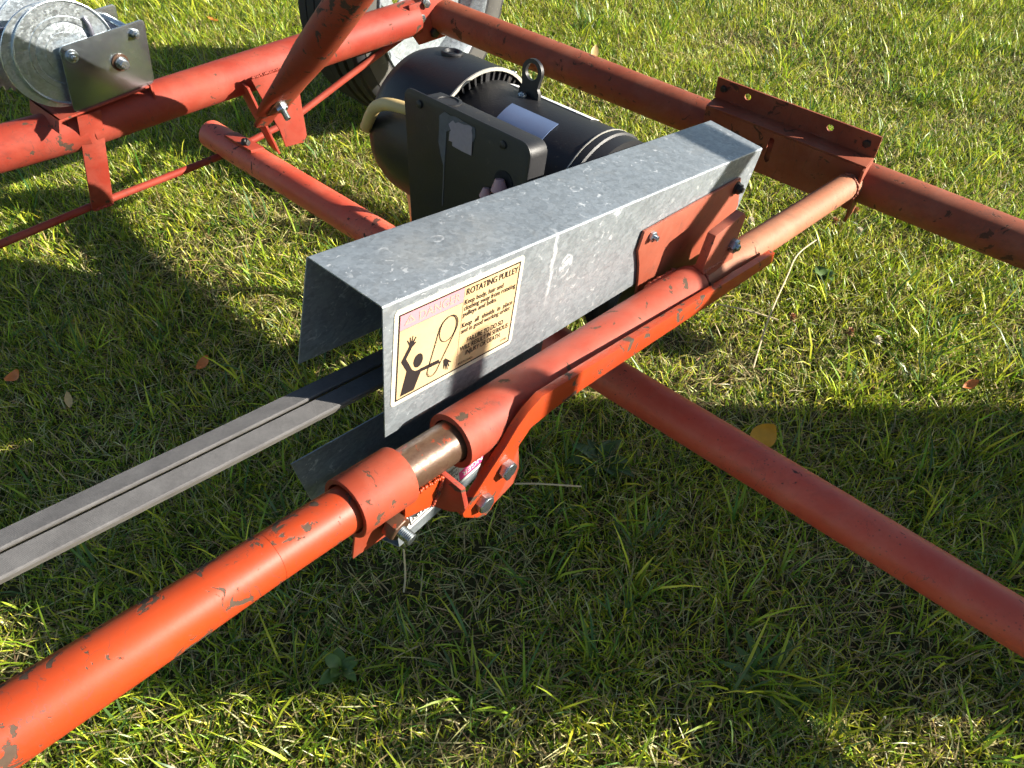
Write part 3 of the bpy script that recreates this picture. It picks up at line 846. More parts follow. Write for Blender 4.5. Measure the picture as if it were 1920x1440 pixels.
def weld(parent, pts, r=0.004, step=0.0016, mat="paint_collar"):
    m = MB()
    path = smooth_path([Vector(q) for q in pts], 10)
    L = 0.0; last = path[0]; acc = 0.0
    for q in path:
        acc += (q - last).length; last = q
        if acc >= step:
            acc = 0.0
            k = r * random.uniform(0.62, 0.88)
            c = q + Vector((random.uniform(-1, 1), random.uniform(-1, 1), random.uniform(-1, 1))) * r * 0.25
            m.lathe(c - Z * k, Z, [(0.0, k * 0.2), (k * 0.4, k * 0.85), (k, k), (k * 1.6, k * 0.85), (k * 2, k * 0.2)], 8)
    return m.build("weld_bead", mat, parent, angle=80)
def smooth_path(p, n=5):
    out = []
    for i in range(len(p) - 1):
        p0, p1, p2, p3 = p[max(i - 1, 0)], p[i], p[i + 1], p[min(i + 2, len(p) - 1)]
        for k in range(n):
            t = k / n
            out.append(0.5 * ((2 * p1) + (p2 - p0) * t + (2 * p0 - 5 * p1 + 4 * p2 - p3) * t * t + (3 * p1 - p0 - 3 * p2 + p3) * t ** 3))
    return out + [p[-1]]
weld(pp, [axis(b, 0.030, 0.018) for b in (0.59, 0.61, 0.63, 0.65, 0.672)], 0.0055, mat="paint_plate")
weld(pp, [axis(b, -0.014, 0.034) for b in (0.674, 0.69, 0.71, 0.73)], 0.004, mat="paint_plate")
def ring_weld(parent, b, r, rad, mat, a0=-1.6, a1=2.2):
    weld(parent, [axis(b) + (-A * math.cos(t) + N * math.sin(t)) * r for t in [a0 + (a1 - a0) * k / 9 for k in range(10)]], rad, mat=mat)
ring_weld(pp, 1.286, 0.027, 0.0045, "paint_dull")
ring_weld(pp, 0.686, 0.030, 0.0035, "paint_sleeve", -0.4, 2.4)
weld(pp, [W(0.064, -0.027, -0.004), W(0.085, -0.0255, -0.004), W(0.116, -0.024, -0.008)], 0.003, mat="paint_orange")
weld(pp, [W(0.119, -0.022, -0.012), W(0.114, -0.022, -0.034), W(0.108, -0.021, -0.052)], 0.003, mat="paint_collar")
weld(fr, [pb + ad * t + side * 0.006 for t in (-0.022, 0.0, 0.022)], 0.004, mat="paint_red")
weld(fr, [G(t, 0.050, 0.388) for t in (-0.058, -0.02, 0.02, 0.048)], 0.004, mat="paint_red")
weld(fr, [c0 + ch_dir * t + chB * 0.043 + up * 0.006 for t in (0.03, 0.045, 0.06)], 0.003, mat="paint_dull")
weld(fr, [c0 + ch_dir * t + chB * 0.043 + up * 0.006 for t in (0.22, 0.235, 0.25)], 0.003, mat="paint_dull")

# ------------------------------------------------------------------ galvanised belt guards
T = 0.0016
ug = thing("belt_guard", W(0.45, 0.11, 0.05), "galvanised sheet belt guard with cream danger sticker", "guard")
AR, AL = 0.050, 0.1705
# a folded sheet: outline across = right panel bottom, right fold, left fold, left panel bottom ; along b with slanted ends
def folded(near, far, thick, name, mat, parent, nb=14):
    """near/far: four matching (b,a,n) corners; skins with a small radius at the two folds"""
    def sect(t):
        c = [Vector(p).lerp(Vector(q), t) for p, q in zip(near, far)]
        out = []
        r = 0.0035
        for i in range(4):
            if i in (0, 3): out.append(c[i]); continue
            d0 = (c[i - 1] - c[i]).normalized(); d1 = (c[i + 1] - c[i]).normalized()
            for k in range(5):
                s = k / 4
                out.append(c[i] + d0 * r * (1 - s) ** 2 + d1 * r * s ** 2)
        return out
    rows = [sect(k / nb) for k in range(nb + 1)]
    m = len(rows[0])
    # inner skin
    def inset(row):
        res = []
        for i in range(m):
            p0 = row[max(i - 1, 0)]; p1 = row[min(i + 1, m - 1)]
            d = (p1 - p0); d.x = 0; d.normalize()
            nrm = Vector((0, d.z, -d.y))
            res.append(row[i] + nrm * thick)
        return res
    cen = sum((p for p in rows[0]), Vector()) / m
    ins = [inset(r) for r in rows]
    if (ins[0][m // 2] - cen).length > (rows[0][m // 2] - cen).length:
        ins = [[p * 2 - q for p, q in zip(r, i_)] for r, i_ in zip(rows, ins)]
    vs = []; fs = []
    for r, i_ in zip(rows, ins): vs += r + i_
    S = 2 * m
    for k in range(nb):
        for i in range(m - 1):
            fs.append((k * S + i, k * S + i + 1, (k + 1) * S + i + 1, (k + 1) * S + i))
            fs.append((k * S + m + i + 1, k * S + m + i, (k + 1) * S + m + i, (k + 1) * S + m + i + 1))
        fs.append((k * S, (k + 1) * S, (k + 1) * S + m, k * S + m))
        fs.append((k * S + m - 1, k * S + 2 * m - 1, (k + 1) * S + 2 * m - 1, (k + 1) * S + m - 1))
    for i in range(m - 1):
        fs.append((i, m + i, m + i + 1, i + 1))
        fs.append((nb * S + i, nb * S + i + 1, nb * S + m + i + 1, nb * S + m + i))
    return MB().add([W(*v) for v in vs], fs).build(name, mat, parent, weld=False, angle=50)
folded([(0.0945, AR, 0.0130), (0.0840, AR, 0.1955), (0.0825, AL, 0.1955), (0.0660, AL + 0.001, 0.0590)],
       [(0.8830, AR, 0.0500), (0.9080, AR, 0.1855), (0.9100, AL - 0.012, 0.1955), (0.9000, AL - 0.012, 0.0620)], T, "guard_sheet", "galvanised", ug)

def sticker(parent, o, u, v, out, cream, faded):
    """danger sticker: o lower left corner, u along its width, v up, out = away from the panel"""
    SW, SH = 0.197, 0.124
    def P_(x, y, h): return o + u * (x * SW) + v * (y * SH) + out * h
    def flat(polys, h, name, mat, par):
        m = MB()
        for q in polys: m.add([P_(x, y, h) for x, y in q], [tuple(range(len(q)))])
        return m.build(name, mat, par, weld=False, smooth=False)
    def thickpoly(q, h, th, name, mat, par):
        return MB().prism([P_(x, y, h) for x, y in q], out * th).build(name, mat, par, smooth=False)
    q = [(x / SW, y / SH) for x, y in rrect(-0.002, -0.003, SW + 0.002, SH + 0.002, 0.006)]
    s = thickpoly(q, 0.0003, 0.0004, "warning_sticker", "sticker_edge" if cream else "sticker_white", parent)
    ix0, iy0, ix1, iy1 = 0.020, 0.025, 0.978, 0.962
    flat([[(ix0, iy0), (ix1, iy0), (ix1, iy1), (ix0, iy1)]], 0.00085, "sticker_field", "sticker_cream" if cream else "sticker_white", s)
    lw = 0.0019
    def line(p, q_, w=lw):
        d = Vector(((q_[0] - p[0]) * SW, (q_[1] - p[1]) * SH)); d.normalize()
        nx, ny = -d.y * w / 2 / SW, d.x * w / 2 / SH
        return [(p[0] - nx, p[1] - ny), (q_[0] - nx, q_[1] - ny), (q_[0] + nx, q_[1] + ny), (p[0] + nx, p[1] + ny)]
    ex, ey = lw / SW, lw / SH
    flat([[(ix0, iy0), (ix1, iy0), (ix1, iy0 + ey), (ix0, iy0 + ey)], [(ix0, iy1 - ey), (ix1, iy1 - ey), (ix1, iy1), (ix0, iy1)],
          [(ix0, iy0 + ey), (ix0 + ex, iy0 + ey), (ix0 + ex, iy1 - ey), (ix0, iy1 - ey)], [(ix1 - ex, iy0 + ey), (ix1, iy0 + ey), (ix1, iy1 - ey), (ix1 - ex, iy1 - ey)]],
         0.0011, "border", "print_black", s)
    dv = 0.503
    flat([[(ix0 + ex, 0.795), (dv, 0.795), (dv, iy1 - ey), (ix0 + ex, iy1 - ey)]], 0.0011, "header_band", "print_pink" if faded else "print_magenta", s)
    flat([line((dv + 0.002, iy1 - ey), (dv - 0.001, iy0 + ey), 0.0006), line((ix0 + ex, 0.793), (dv, 0.793), 0.0005)], 0.0013, "rule", "print_brown", s)
    # pictogram: a figure whose arm is caught between belt and pulley
    body = [(0.0497, 0.4532), (0.1046, 0.5927), (0.1284, 0.5685), (0.0873, 0.4597), (0.1203, 0.3597), (0.1376, 0.3065), (0.1594, 0.2758), (0.1822, 0.2677), (0.2091, 0.271), (0.3437, 0.2645), (0.3589, 0.2177), (0.2066, 0.2298), (0.1604, 0.0548), (0.0553, 0.0589), (0.0954, 0.3194)]
    hand = [(0.1046, 0.5887), (0.0850, 0.6560), (0.0905, 0.6640), (0.1056, 0.6205), (0.1040, 0.6800), (0.1110, 0.6820), (0.1168, 0.6250), (0.1240, 0.6860), (0.1310, 0.6820), (0.1270, 0.6200), (0.1480, 0.6620), (0.1545, 0.6520), (0.1370, 0.6080), (0.1530, 0.6070), (0.1558, 0.5960), (0.1294, 0.5653)]
    hand2 = [(0.3843, 0.2226), (0.4025, 0.2363), (0.4543, 0.1600), (0.4530, 0.1500), (0.4299, 0.1685), (0.4420, 0.1145), (0.4360, 0.1100), (0.4208, 0.1573), (0.4300, 0.0850), (0.4230, 0.0830), (0.4112, 0.1540), (0.4120, 0.0940), (0.4060, 0.0930), (0.4000, 0.1661), (0.3944, 0.1137), (0.3890, 0.1160), (0.3880, 0.1806)]
    head = [(x / SW, y / SH) for x, y in ring2((0.180 * SW, 0.378 * SH), 0.0072, 20, 0.0094, 0.0)]
    flat([body, hand, hand2, head], 0.0011, "pictogram", "print_black", s)
    def outline(loop, w):
        n = len(loop)
        return [line(loop[i], loop[(i + 1) % n], w) for i in range(n)]
    c1, c2 = (0.398 * SW, 0.575 * SH), (0.300 * SW, 0.185 * SH)
    r1 = [(x / SW, y / SH) for x, y in ring2(c1, 0.0128, 28, 0.0168, -0.12)]
    axd = Vector((c1[0] - c2[0], c1[1] - c2[1])).normalized(); pr = Vector((-axd.y, axd.x))
    def caps(rt, rb, n=12):
        pts = []
        for k in range(n + 1):
            t = math.pi * k / n
            pts.append((c1[0] - pr.x * rt * math.cos(t) * -1 * -1 + axd.x * rt * 1.15 * math.sin(t), c1[1] - pr.y * rt * math.cos(t) + axd.y * rt * 1.15 * math.sin(t)))
        for k in range(n + 1):
            t = math.pi * k / n
            pts.append((c2[0] + pr.x * rb * math.cos(t) - axd.x * rb * 1.15 * math.sin(t), c2[1] + pr.y * rb * math.cos(t) - axd.y * rb * 1.15 * math.sin(t)))
        return [(x / SW, y / SH) for x, y in pts]
    flat(outline(r1, 0.0011) + outline(caps(0.0150, 0.0085), 0.0009) + outline(caps(0.0136, 0.0071), 0.0004), 0.0013, "belt_symbol", "print_black", s)
    # lettering
    dg_objs = []
    def text(t, p, q_, cap, mat_h=0.0014):
        cu = bpy.data.curves.new("t", 'FONT'); cu.body = t; cu.resolution_u = 3; cu.offset = 0.012
        ob = bpy.data.objects.new("t", cu); scene.collection.objects.link(ob)
        bpy.context.view_layer.update()
        dg = bpy.context.evaluated_depsgraph_get()
        me = bpy.data.meshes.new_from_object(ob.evaluated_get(dg))
        co = [v_.co.copy() for v_ in me.vertices]; fs = [tuple(f.vertices) for f in me.polygons]
        bpy.data.meshes.remove(me); bpy.data.objects.remove(ob); bpy.data.curves.remove(cu)
        x0 = min(c.x for c in co); x1 = max(c.x for c in co)
        w = (q_[0] - p[0])
        vs = []
        for c in co:
            fxx = (c.x - x0) / (x1 - x0)
            yy = p[1] + (q_[1] - p[1]) * fxx + c.y / 0.69 * cap
            vs.append(P_(p[0] + w * fxx, yy, mat_h))
        return vs, fs
    lm = MB()
    for t, p, q_, cap in [("ROTATING PULLEY", (0.522, 0.857), (0.960, 0.850), 0.066), ("Keep body, hair and", (0.516, 0.757), (0.842, 0.752), 0.052),
                          ("clothing away from rotating", (0.515, 0.692), (0.957, 0.684), 0.052), ("pulleys and belts.", (0.513, 0.626), (0.798, 0.624), 0.052),
                          ("Keep  all  shields  in  place", (0.513, 0.503), (0.953, 0.495), 0.052), ("and in good working order.", (0.512, 0.437), (0.944, 0.436), 0.052),
                          ("FAILURE TO DO SO", (0.572, 0.302), (0.890, 0.298), 0.055), ("WILL RESULT IN SERIOUS", (0.518, 0.226), (0.942, 0.225), 0.055),
                          ("INJURY OR DEATH.", (0.572, 0.152), (0.885, 0.149), 0.055), ("17101", (0.893, 0.076), (0.946, 0.076), 0.026), ("MADE IN CANADA", (0.514, 0.066), (0.640, 0.064), 0.026)]:
        vs, fs = text(t, p, q_, cap); lm.add(vs, fs)
    lm.build("lettering", "print_black", s, weld=False, smooth=False)
    hm = MB()
    vs, fs = text("DANGER", (0.164, 0.826), (0.475, 0.832), 0.088); hm.add(vs, fs)
    tri = [(0.058, 0.838), (0.140, 0.838), (0.100, 0.925)]
    inner = [(0.075, 0.852), (0.123, 0.852), (0.100, 0.902)]
    for i in range(3):
        j = (i + 1) % 3
        hm.add([P_(*tri[i], 0.0014), P_(*tri[j], 0.0014), P_(*inner[j], 0.0014), P_(*inner[i], 0.0014)], [(0, 1, 2, 3)])
    hm.add([P_(x, y, 0.0014) for x, y in ((0.096, 0.866), (0.103, 0.866), (0.104, 0.892), (0.095, 0.892))], [(0, 1, 2, 3)])
    hm.build("header_lettering", "print_ghost" if faded else "sticker_white", s, weld=False, smooth=False)
    return s
sticker(ug, W(0.1018, AR, 0.0575), B, N, -A, True, True)

# orange mounting plate, bolted flat to the guard and bent in to meet the sleeve
mp_pts = [(0.566, 0.135), (0.845, 0.150), (0.872, 0.092), (0.866, 0.078), (0.860, 0.000), (0.600, -0.010), (0.586, 0.050), (0.576, 0.078), (0.562, 0.105)]
MB().prism([W(b, AR - 0.0015, n) for b, n in mp_pts], -A * 0.0045).build("mounting_plate", "paint_plate", ug, bevel=0.0008)
bolt(ug, W(0.588, AR - 0.006, 0.122), -A, 0.014, 0.006, 0.006, mat="bolt_zinc", rot=0.1)
bolt(ug, W(0.838, AR - 0.006, 0.134), -A, 0.016, 0.007, 0.004, mat="black_oxide", washer=0.011)

lg = thing("lower_belt_guard", W(0.4, 0.11, -0.2), "dark galvanised lower guard under the pipe with upside-down danger sticker", "guard")
folded([(0.095, AR, -0.045), (0.129, AR, -0.212), (0.085, AL, -0.210), (0.047, AL, -0.0910)],
       [(0.540, AR, -0.020), (0.550, AR, -0.106), (0.550, AL, -0.150), (0.550, AL, -0.0830)], T, "guard_sheet", "galvanised", lg)
LD = (B * 0.970 + N * 0.243).normalized(); LP = (N * 0.970 - B * 0.243).normalized()
sticker(lg, W(0.142, AR, -0.184) + LD * 0.197 + LP * 0.124, -LD, -LP, -A, False, False)

# ------------------------------------------------------------------ drive belts and pulley
def belt(a0, a1, name, label):
    t = thing(name, W(-0.2, (a0 + a1) / 2, 0.0), label, "belt", "drive belts")
    nC, r = -0.047, 0.102
    bC = 0.70
    # path of the outer face: top run, round the pulley, bottom run
    path = []
    for k in range(25):
        b = -1.2 + (bC + 1.2) * k / 24
        path.append((b, nC + r + 0.0035 * max(0, (0.1 - b)) - 0.006 * math.sin(math.pi * min(1, max(0, (b + 1.2) / 1.9))) + 0.0055, 0.0, 1.0))
    for k in range(1, 16):
        an = math.pi * k / 16
        path.append((bC + r * math.sin(an), nC + r * math.cos(an), math.sin(an), math.cos(an)))
    for b in (bC, 0.1, -0.28, -1.2): path.append((b, nC - r - 0.006, 0.0, -1.0))
    am = (a0 + a1) / 2; hw = (a1 - a0) / 2
    def strip(sec, nm, mat, par):
        m = MB(); k = len(sec); vs = []; fs = []
        for (b, n, ob, on) in path:
            wob = 0.0006 * math.sin(b * 9.0 + a0 * 200)
            roll_ = 0.13 if a0 > 0.1 else -0.06
            for (da, dd) in sec:
                vs.append(W(b - ob * (dd + roll_ * da), am + da + wob, n - on * (dd + roll_ * da)))
        for i in range(len(path) - 1):
            for q in range(k):
                w_ = (q + 1) % k
                fs.append((i * k + q, i * k + w_, (i + 1) * k + w_, (i + 1) * k + q))
        fs += [tuple(range(k))[::-1], tuple(range((len(path) - 1) * k, len(path) * k))]
        return m.add(vs, fs).build(nm, mat, par, weld=False, angle=30)
    strip([(-hw, 0.0009), (-hw + 0.001, 0.0), (hw - 0.001, 0.0), (hw, 0.0009), (hw, 0.0030), (-hw, 0.0030)], "cover", "belt_fabric", t)
    strip([(-hw + 0.0010, 0.0028), (hw - 0.0010, 0.0028), (hw - 0.0012, 0.0042), (-hw + 0.0012, 0.0042)], "cord_line", "belt_black", t)
    strip([(-hw + 0.0002, 0.0040), (hw - 0.0002, 0.0040), (hw - 0.0055, 0.0140), (-hw + 0.0055, 0.0140)], "core", "belt_side", t)
    return t
belt(0.0890, 0.1122, "drive_belt", "grey fabric drive belt nearer the orange pipe of the side-by-side pair")
belt(0.1168, 0.1400, "drive_belt", "grey fabric drive belt farther from the orange pipe, nearer the shaded grass")
pu = thing("pulley", W(0.70, 0.115, -0.047), "dark cast drive pulley hidden inside the belt guard", "pulley")
MB().lathe(W(0.70, 0.084, -0.047), A, [(0, 0.03), (0, 0.088), (0.003, 0.088), (0.009, 0.078), (0.020, 0.078), (0.029, 0.088), (0.032, 0.088), (0.038, 0.078), (0.048, 0.078), (0.056, 0.088), (0.059, 0.088), (0.059, 0.03)], 48).build("sheave", "black_oxide", pu)
MB().tube(W(0.70, 0.070, -0.047), W(0.70, 0.22, -0.047), 0.018).build("shaft", "black_oxide", pu)

# ------------------------------------------------------------------ electric motor
MBc, MNc = 0.685, 0.076                     # motor axis in (b, n)
mo = thing("electric_motor", W(MBc, 0.40, -0.10), "black electric motor with junction box behind the galvanised guard", "motor")
def Mo(a, phi, r):                          # phi 0 = top, positive towards the camera side (-B)
    return W(MBc - r * math.sin(phi), a, MNc + r * math.cos(phi))
def mlathe(prof, name, mat, seg=56, closed=False, kind=None):
    m = MB(); vs = []; fs = []
    k = len(prof)
    for (a, r) in prof:
        for q in range(seg): vs.append(Mo(a, 2 * math.pi * q / seg, r))
    for i in range(k if closed else k - 1):
        j = (i + 1) % k
        for q in range(seg):
            l = (q + 1) % seg
            fs.append((i * seg + q, i * seg + l, j * seg + l, j * seg + q))
    if not closed:
        fs += [tuple(range(seg)), tuple(range((k - 1) * seg, k * seg))]
    return m.add(vs, fs).build(name, mat, mo, angle=40, kind=kind)
mlathe([(0.475, 0.136), (0.475, 0.141), (0.57, 0.140), (0.612, 0.137), (0.636, 0.128), (0.649, 0.115), (0.653, 0.090), (0.653, 0.02), (0.649, 0.02), (0.649, 0.090), (0.645, 0.112), (0.632, 0.124), (0.610, 0.133), (0.57, 0.136)], "fan_cover", "motor_black", closed=True)
mlathe([(0.4735, 0.1358), (0.4735, 0.1415), (0.4765, 0.1415), (0.4765, 0.1358)], "cover_rim", "worn_edge", closed=True)
mlathe([(0.530, 0.02), (0.530, 0.113), (0.475, 0.118), (0.470, 0.1215), (0.214, 0.1215), (0.212, 0.1235), (0.200, 0.1235), (0.198, 0.120), (0.1765, 0.119), (0.1762, 0.02)], "body", "motor_cast")
mlathe([(0.216, 0.1205), (0.216, 0.1240), (0.2140, 0.1240), (0.2140, 0.1205)], "body_seam", "worn_edge", closed=True)
# ribs in the air gap
rb = MB()
for k in range(52):
    ph = 2 * math.pi * k / 52
    for (x0, x1, hw) in ((0.478, 0.515, 0.0022 if k % 8 else 0.005),):
        c = [Mo(x0, ph - hw / 0.118, 0.1165), Mo(x0, ph + hw / 0.118, 0.1165), Mo(x0, ph + hw / 0.128, 0.135), Mo(x0, ph - hw / 0.128, 0.135)]
        rb.prism(c, A * (x1 - x0))
rb.build("cooling_ribs", "motor_cast", mo, smooth=False, kind="stuff")
# grommet on the fan cover
gp = 0.02
gc = Mo(0.565, gp, 0.1405); gd = (Mo(0.555, gp, 1.0) - Mo(0.555, gp, 0)).normalized()
MB().lathe(gc - gd * 0.003, gd, [(0, 0.020), (0.0045, 0.020), (0.0065, 0.018), (0.0065, 0.0145), (0.002, 0.011), (0.001, 0.0)], 28).build("grommet", "motor_black", mo)
for ph, aa in ((-0.62, 0.49), (-1.3, 0.49)):
    q = Mo(aa, ph, 0.1408); qd = (Mo(aa, ph, 1) - Mo(aa, ph, 0)).normalized()
    bolt(mo, q, qd, 0.011, 0.005, 0.0, mat="bolt_zinc")
# feet
for a_ in (0.27, 0.43):
    MB().prism([W(MBc - 0.12, a_, MNc - 0.145), W(MBc + 0.12, a_, MNc - 0.145), W(MBc + 0.12, a_, MNc - 0.130), W(MBc + 0.06, a_, MNc - 0.09), W(MBc - 0.06, a_, MNc - 0.09), W(MBc - 0.12, a_, MNc - 0.130)], A * 0.04).build("foot", "motor_cast", mo, bevel=0.002)
MB().tube(W(MBc, 0.180, MNc), W(MBc, 0.1725, MNc), 0.019).build("shaft", "bolt_zinc", mo)
MB().box(W(MBc, 0.35, MNc - 0.152), B * 0.13, A * 0.11, N * 0.005).build("base_plate", "paint_red", mo, bevel=0.002)
for b_ in (-0.07, 0.05):
    MB().prism([W(MBc + b_, 0.30, MNc - 0.158), W(MBc + b_ + 0.022, 0.30, MNc - 0.158), W(MBc + b_ * 0.4 + 0.022, 0.30, -0.262), W(MBc + b_ * 0.4, 0.30, -0.262)], A * 0.012).build("mount_leg", "paint_red", mo, bevel=0.002)
# lifting eye: strap with a big hole, standing along the motor
eye_a, eye_b = 0.385, MBc + 0.008
eo = W(eye_b, eye_a, MNc + 0.118)
outer = [(-0.022, 0.0), (0.022, 0.0), (0.022, 0.012), (0.017, 0.020)] + [(0.0215 * math.cos(t), 0.043 + 0.0215 * math.sin(t)) for t in [R_(-25 + 23 * k) for k in range(11)]] + [(-0.017, 0.020), (-0.022, 0.012)]
MB().plate(outer, [ring2((0, 0.044), 0.0135, 24)], eo, A, N, -B * 0.007).build("lifting_eye", "motor_black", mo)
bolt(mo, W(eye_b - 0.014, eye_a + 0.006, MNc + 0.117), (N - B * 0.2).normalized(), 0.014, 0.008, 0.003, mat="bolt_zinc")
# nameplate and stickers follow the curve of the shell
def patch(a0, a1, p0, p1, r, name, mat, nseg=8, skew=0.0):
    m = MB(); vs = []; fs = []
    for k in range(nseg + 1):
        ph = p0 + (p1 - p0) * k / nseg
        for rr in (r, r + 0.0008):
            for a_ in (a0, a1): vs.append(Mo(a_, ph, rr))
    for k in range(nseg):
        i, j = k * 4, (k + 1) * 4
        fs += [(i + 2, i + 3, j + 3, j + 2), (i, j, j + 1, i + 1), (i, i + 2, j + 2, j), (i + 1, j + 1, j + 3, i + 3)]
    fs += [(0, 1, 3, 2), (nseg * 4, nseg * 4 + 2, nseg * 4 + 3, nseg * 4 + 1)]
    return m.add(vs, fs).build(name, mat, mo)
patch(0.285, 0.385, R_(18), R_(44), 0.1222, "nameplate", "nameplate")
patch(0.265, 0.445, R_(-22), R_(-10), 0.1222, "sticker", "white_sticker")
# junction box: shallow body, lid with rounded corners
jb, jd = 0.512, 0.044
lid = [(a - max(0, (a - 0.3) / 0.2) * (0.196 - n) * 0.16, n) for a, n in rrect(0.226, -0.060, 0.500, 0.206, 0.020)]
MB().prism([W(jb, a, n) for a, n in lid], B * 0.0035).build("junction_box_lid", "motor_black", mo, bevel=0.0012)
body = [(a - max(0, (a - 0.3) / 0.2) * (0.196 - n) * 0.16, n) for a, n in rrect(0.232, -0.055, 0.476, 0.200, 0.018)]
MB().prism([W(jb + 0.0037, a, n) for a, n in body], B * jd).build("junction_box", "motor_cast", mo, bevel=0.002)
rim_pts = [W(jb + 0.0015, a, n) for a, n in rrect(0.2275, -0.0605, 0.5005, 0.1965, 0.020)]
MB().box(W(jb + 0.075, 0.36, 0.10), B * 0.035, A * 0.08, N * 0.05).build("box_neck", "motor_cast", mo, bevel=0.004)
for (a, n) in ((0.462, 0.188), (0.280, 0.188)):
    c = W(jb - 0.0005, a, n)
    MB().lathe(c, -B, [(0, 0.0065), (0.002, 0.0063), (0.0032, 0.004), (0.0032, 0.0)], 18).build("screw", "black_oxide", mo)
kc = W(jb + 0.026, 0.425, 0.1995)
MB().lathe(kc - N * 0.001, N, [(0, 0.022), (0.0035, 0.022), (0.004, 0.020), (0.004, 0.017), (0.0022, 0.0165), (0.0022, 0.0)], 28).build("knockout", "motor_cast", mo)
def onlid(pts, h, name, mat, th=0.0005):
    return MB().prism([W(jb - h, a, n) for a, n in pts], -B * th).build(name, mat, mo, smooth=False)
lab = [(0.3937, 0.180), (0.385, 0.189), (0.380, 0.186), (0.3734, 0.190), (0.362, 0.190), (0.350, 0.193), (0.3443, 0.192), (0.345, 0.187), (0.342, 0.1807), (0.3398, 0.149), (0.3608, 0.1484), (0.3819, 0.1492), (0.3826, 0.1553), (0.3905, 0.1547), (0.3902, 0.1691), (0.388, 0.172)]
glue = [(0.4161, 0.1856), (0.4053, 0.1955), (0.3931, 0.1934), (0.380, 0.196), (0.362, 0.194), (0.3392, 0.1928), (0.336, 0.180), (0.3398, 0.1704), (0.360, 0.176), (0.3868, 0.1732), (0.3979, 0.1664), (0.3971, 0.1524), (0.396, 0.110), (0.3925, 0.0433), (0.394, 0.0403), (0.3985, 0.110), (0.4052, 0.1229), (0.4136, 0.1434), (0.414, 0.165)]
onlid(glue, 0.0003, "label_glue", "label_glue")
onlid(lab, 0.0010, "torn_label", "torn_label")
MB().lathe(W(jb - 0.0004, 0.270, 0.132), -B, [(0, 0.019), (0.0006, 0.019)], 28).build("lid_hole_disc", "hole_shade_black", mo)  # dark disc on the lid stands in for the shaded opening
MB().sweep([W(jb - 0.002, 0.266, 0.112), W(jb - 0.012, 0.268, 0.126), W(jb - 0.010, 0.270, 0.140)], [0.010, 0.0125, 0.007], 16).build("wire_cap", "pink_cap", mo)
MB().sweep([W(jb - 0.002, 0.296, 0.092), W(jb - 0.010, 0.295, 0.104), W(jb - 0.008, 0.296, 0.115)], [0.008, 0.0095, 0.005], 14).build("wire_cap", "pink_cap", mo)
# the supply cable leaves the box end and hooks round behind the fan cover
ca = [W(0.540, 0.466, 0.160), W(0.533, 0.505, 0.161), W(0.525, 0.548, 0.157), W(0.525, 0.580, 0.143), W(0.532, 0.604, 0.118), W(0.546, 0.630, 0.090), W(0.572, 0.660, 0.070), W(0.62, 0.678, 0.050), W(0.68, 0.68, 0.0), W(0.71, 0.67, -0.13), W(0.72, 0.64, -0.30)]
def smooth_path(p, n=5):
    out = []
    for i in range(len(p) - 1):
        p0, p1, p2, p3 = p[max(i - 1, 0)], p[i], p[i + 1], p[min(i + 2, len(p) - 1)]
        for k in range(n):
            t = k / n
            out.append(0.5 * ((2 * p1) + (p2 - p0) * t + (2 * p0 - 5 * p1 + 4 * p2 - p3) * t * t + (3 * p1 - p0 - 3 * p2 + p3) * t ** 3))
    return out + [p[-1]]
c_ = MB().sweep(smooth_path(ca), 0.0105, 16).build("power_cable", "cable_yellow")
tag(c_, "pale yellow power cable looping out of the black junction box", "cable")
MB().tube(W(0.540, 0.462, 0.160), W(0.536, 0.490, 0.161), 0.015, 0.011, 20).build("cable_gland", "bolt_zinc", mo)

# ------------------------------------------------------------------ hand winch on the axle tube
w0 = PZ(140, 213, 0.425); w1 = PZ(290, 155, 0.425)
wd = (w1 - w0); wl = wd.length; wd.normalize()
wo = Vector((-wd.y, wd.x, 0)).normalized()            # away from the camera side
wi = thing("hand_winch", (w0 + w1) / 2 + wo * 0.06, "zinc-plated hand winch with cable drum mounted on the red axle tube", "winch")
def Wn(t, d, h): 
    q = w0 + wd * (t + 0.19 * h) + wo * d
    return Vector((q.x, q.y, w0.z + h))
ph_ = 0.126
pl = rrect(0.0, 0.0, wl, ph_, 0.010)
MB().prism([Wn(t, 0, h) for t, h in pl], wo * 0.004).build("side_plate", "zinc_plate", wi, bevel=0.0006)
MB().prism([Wn(t, 0.115, h) for t, h in pl], wo * 0.004).build("side_plate", "zinc_plate", wi, bevel=0.0006)
bolt(wi, Wn(0.018, 0, ph_ - 0.022), -wo, 0.016, 0.008, 0.007)
bolt(wi, Wn(wl - 0.026, 0, ph_ - 0.020), -wo, 0.016, 0.008, 0.007)
MB().lathe(Wn(wl * 0.63, 0, ph_ * 0.50), -wo, [(0, 0.0175), (0.003, 0.017)], 24).build("washer", "bare_rusty_steel", wi)
MB().lathe(Wn(wl * 0.63, 0, ph_ * 0.50), -wo, [(0, 0.0125), (0.008, 0.0125), (0.008, 0.0095), (0.020, 0.0095), (0.0215, 0.008)], 24).build("drum_bolt", "bolt_zinc", wi)
for (t, h) in ((0.018, ph_ - 0.022), (wl - 0.026, ph_ - 0.020)):
    MB().tube(Wn(t, 0.004, h), Wn(t, 0.115, h), 0.0085, None, 18).build("spacer", "zinc_plate", wi)
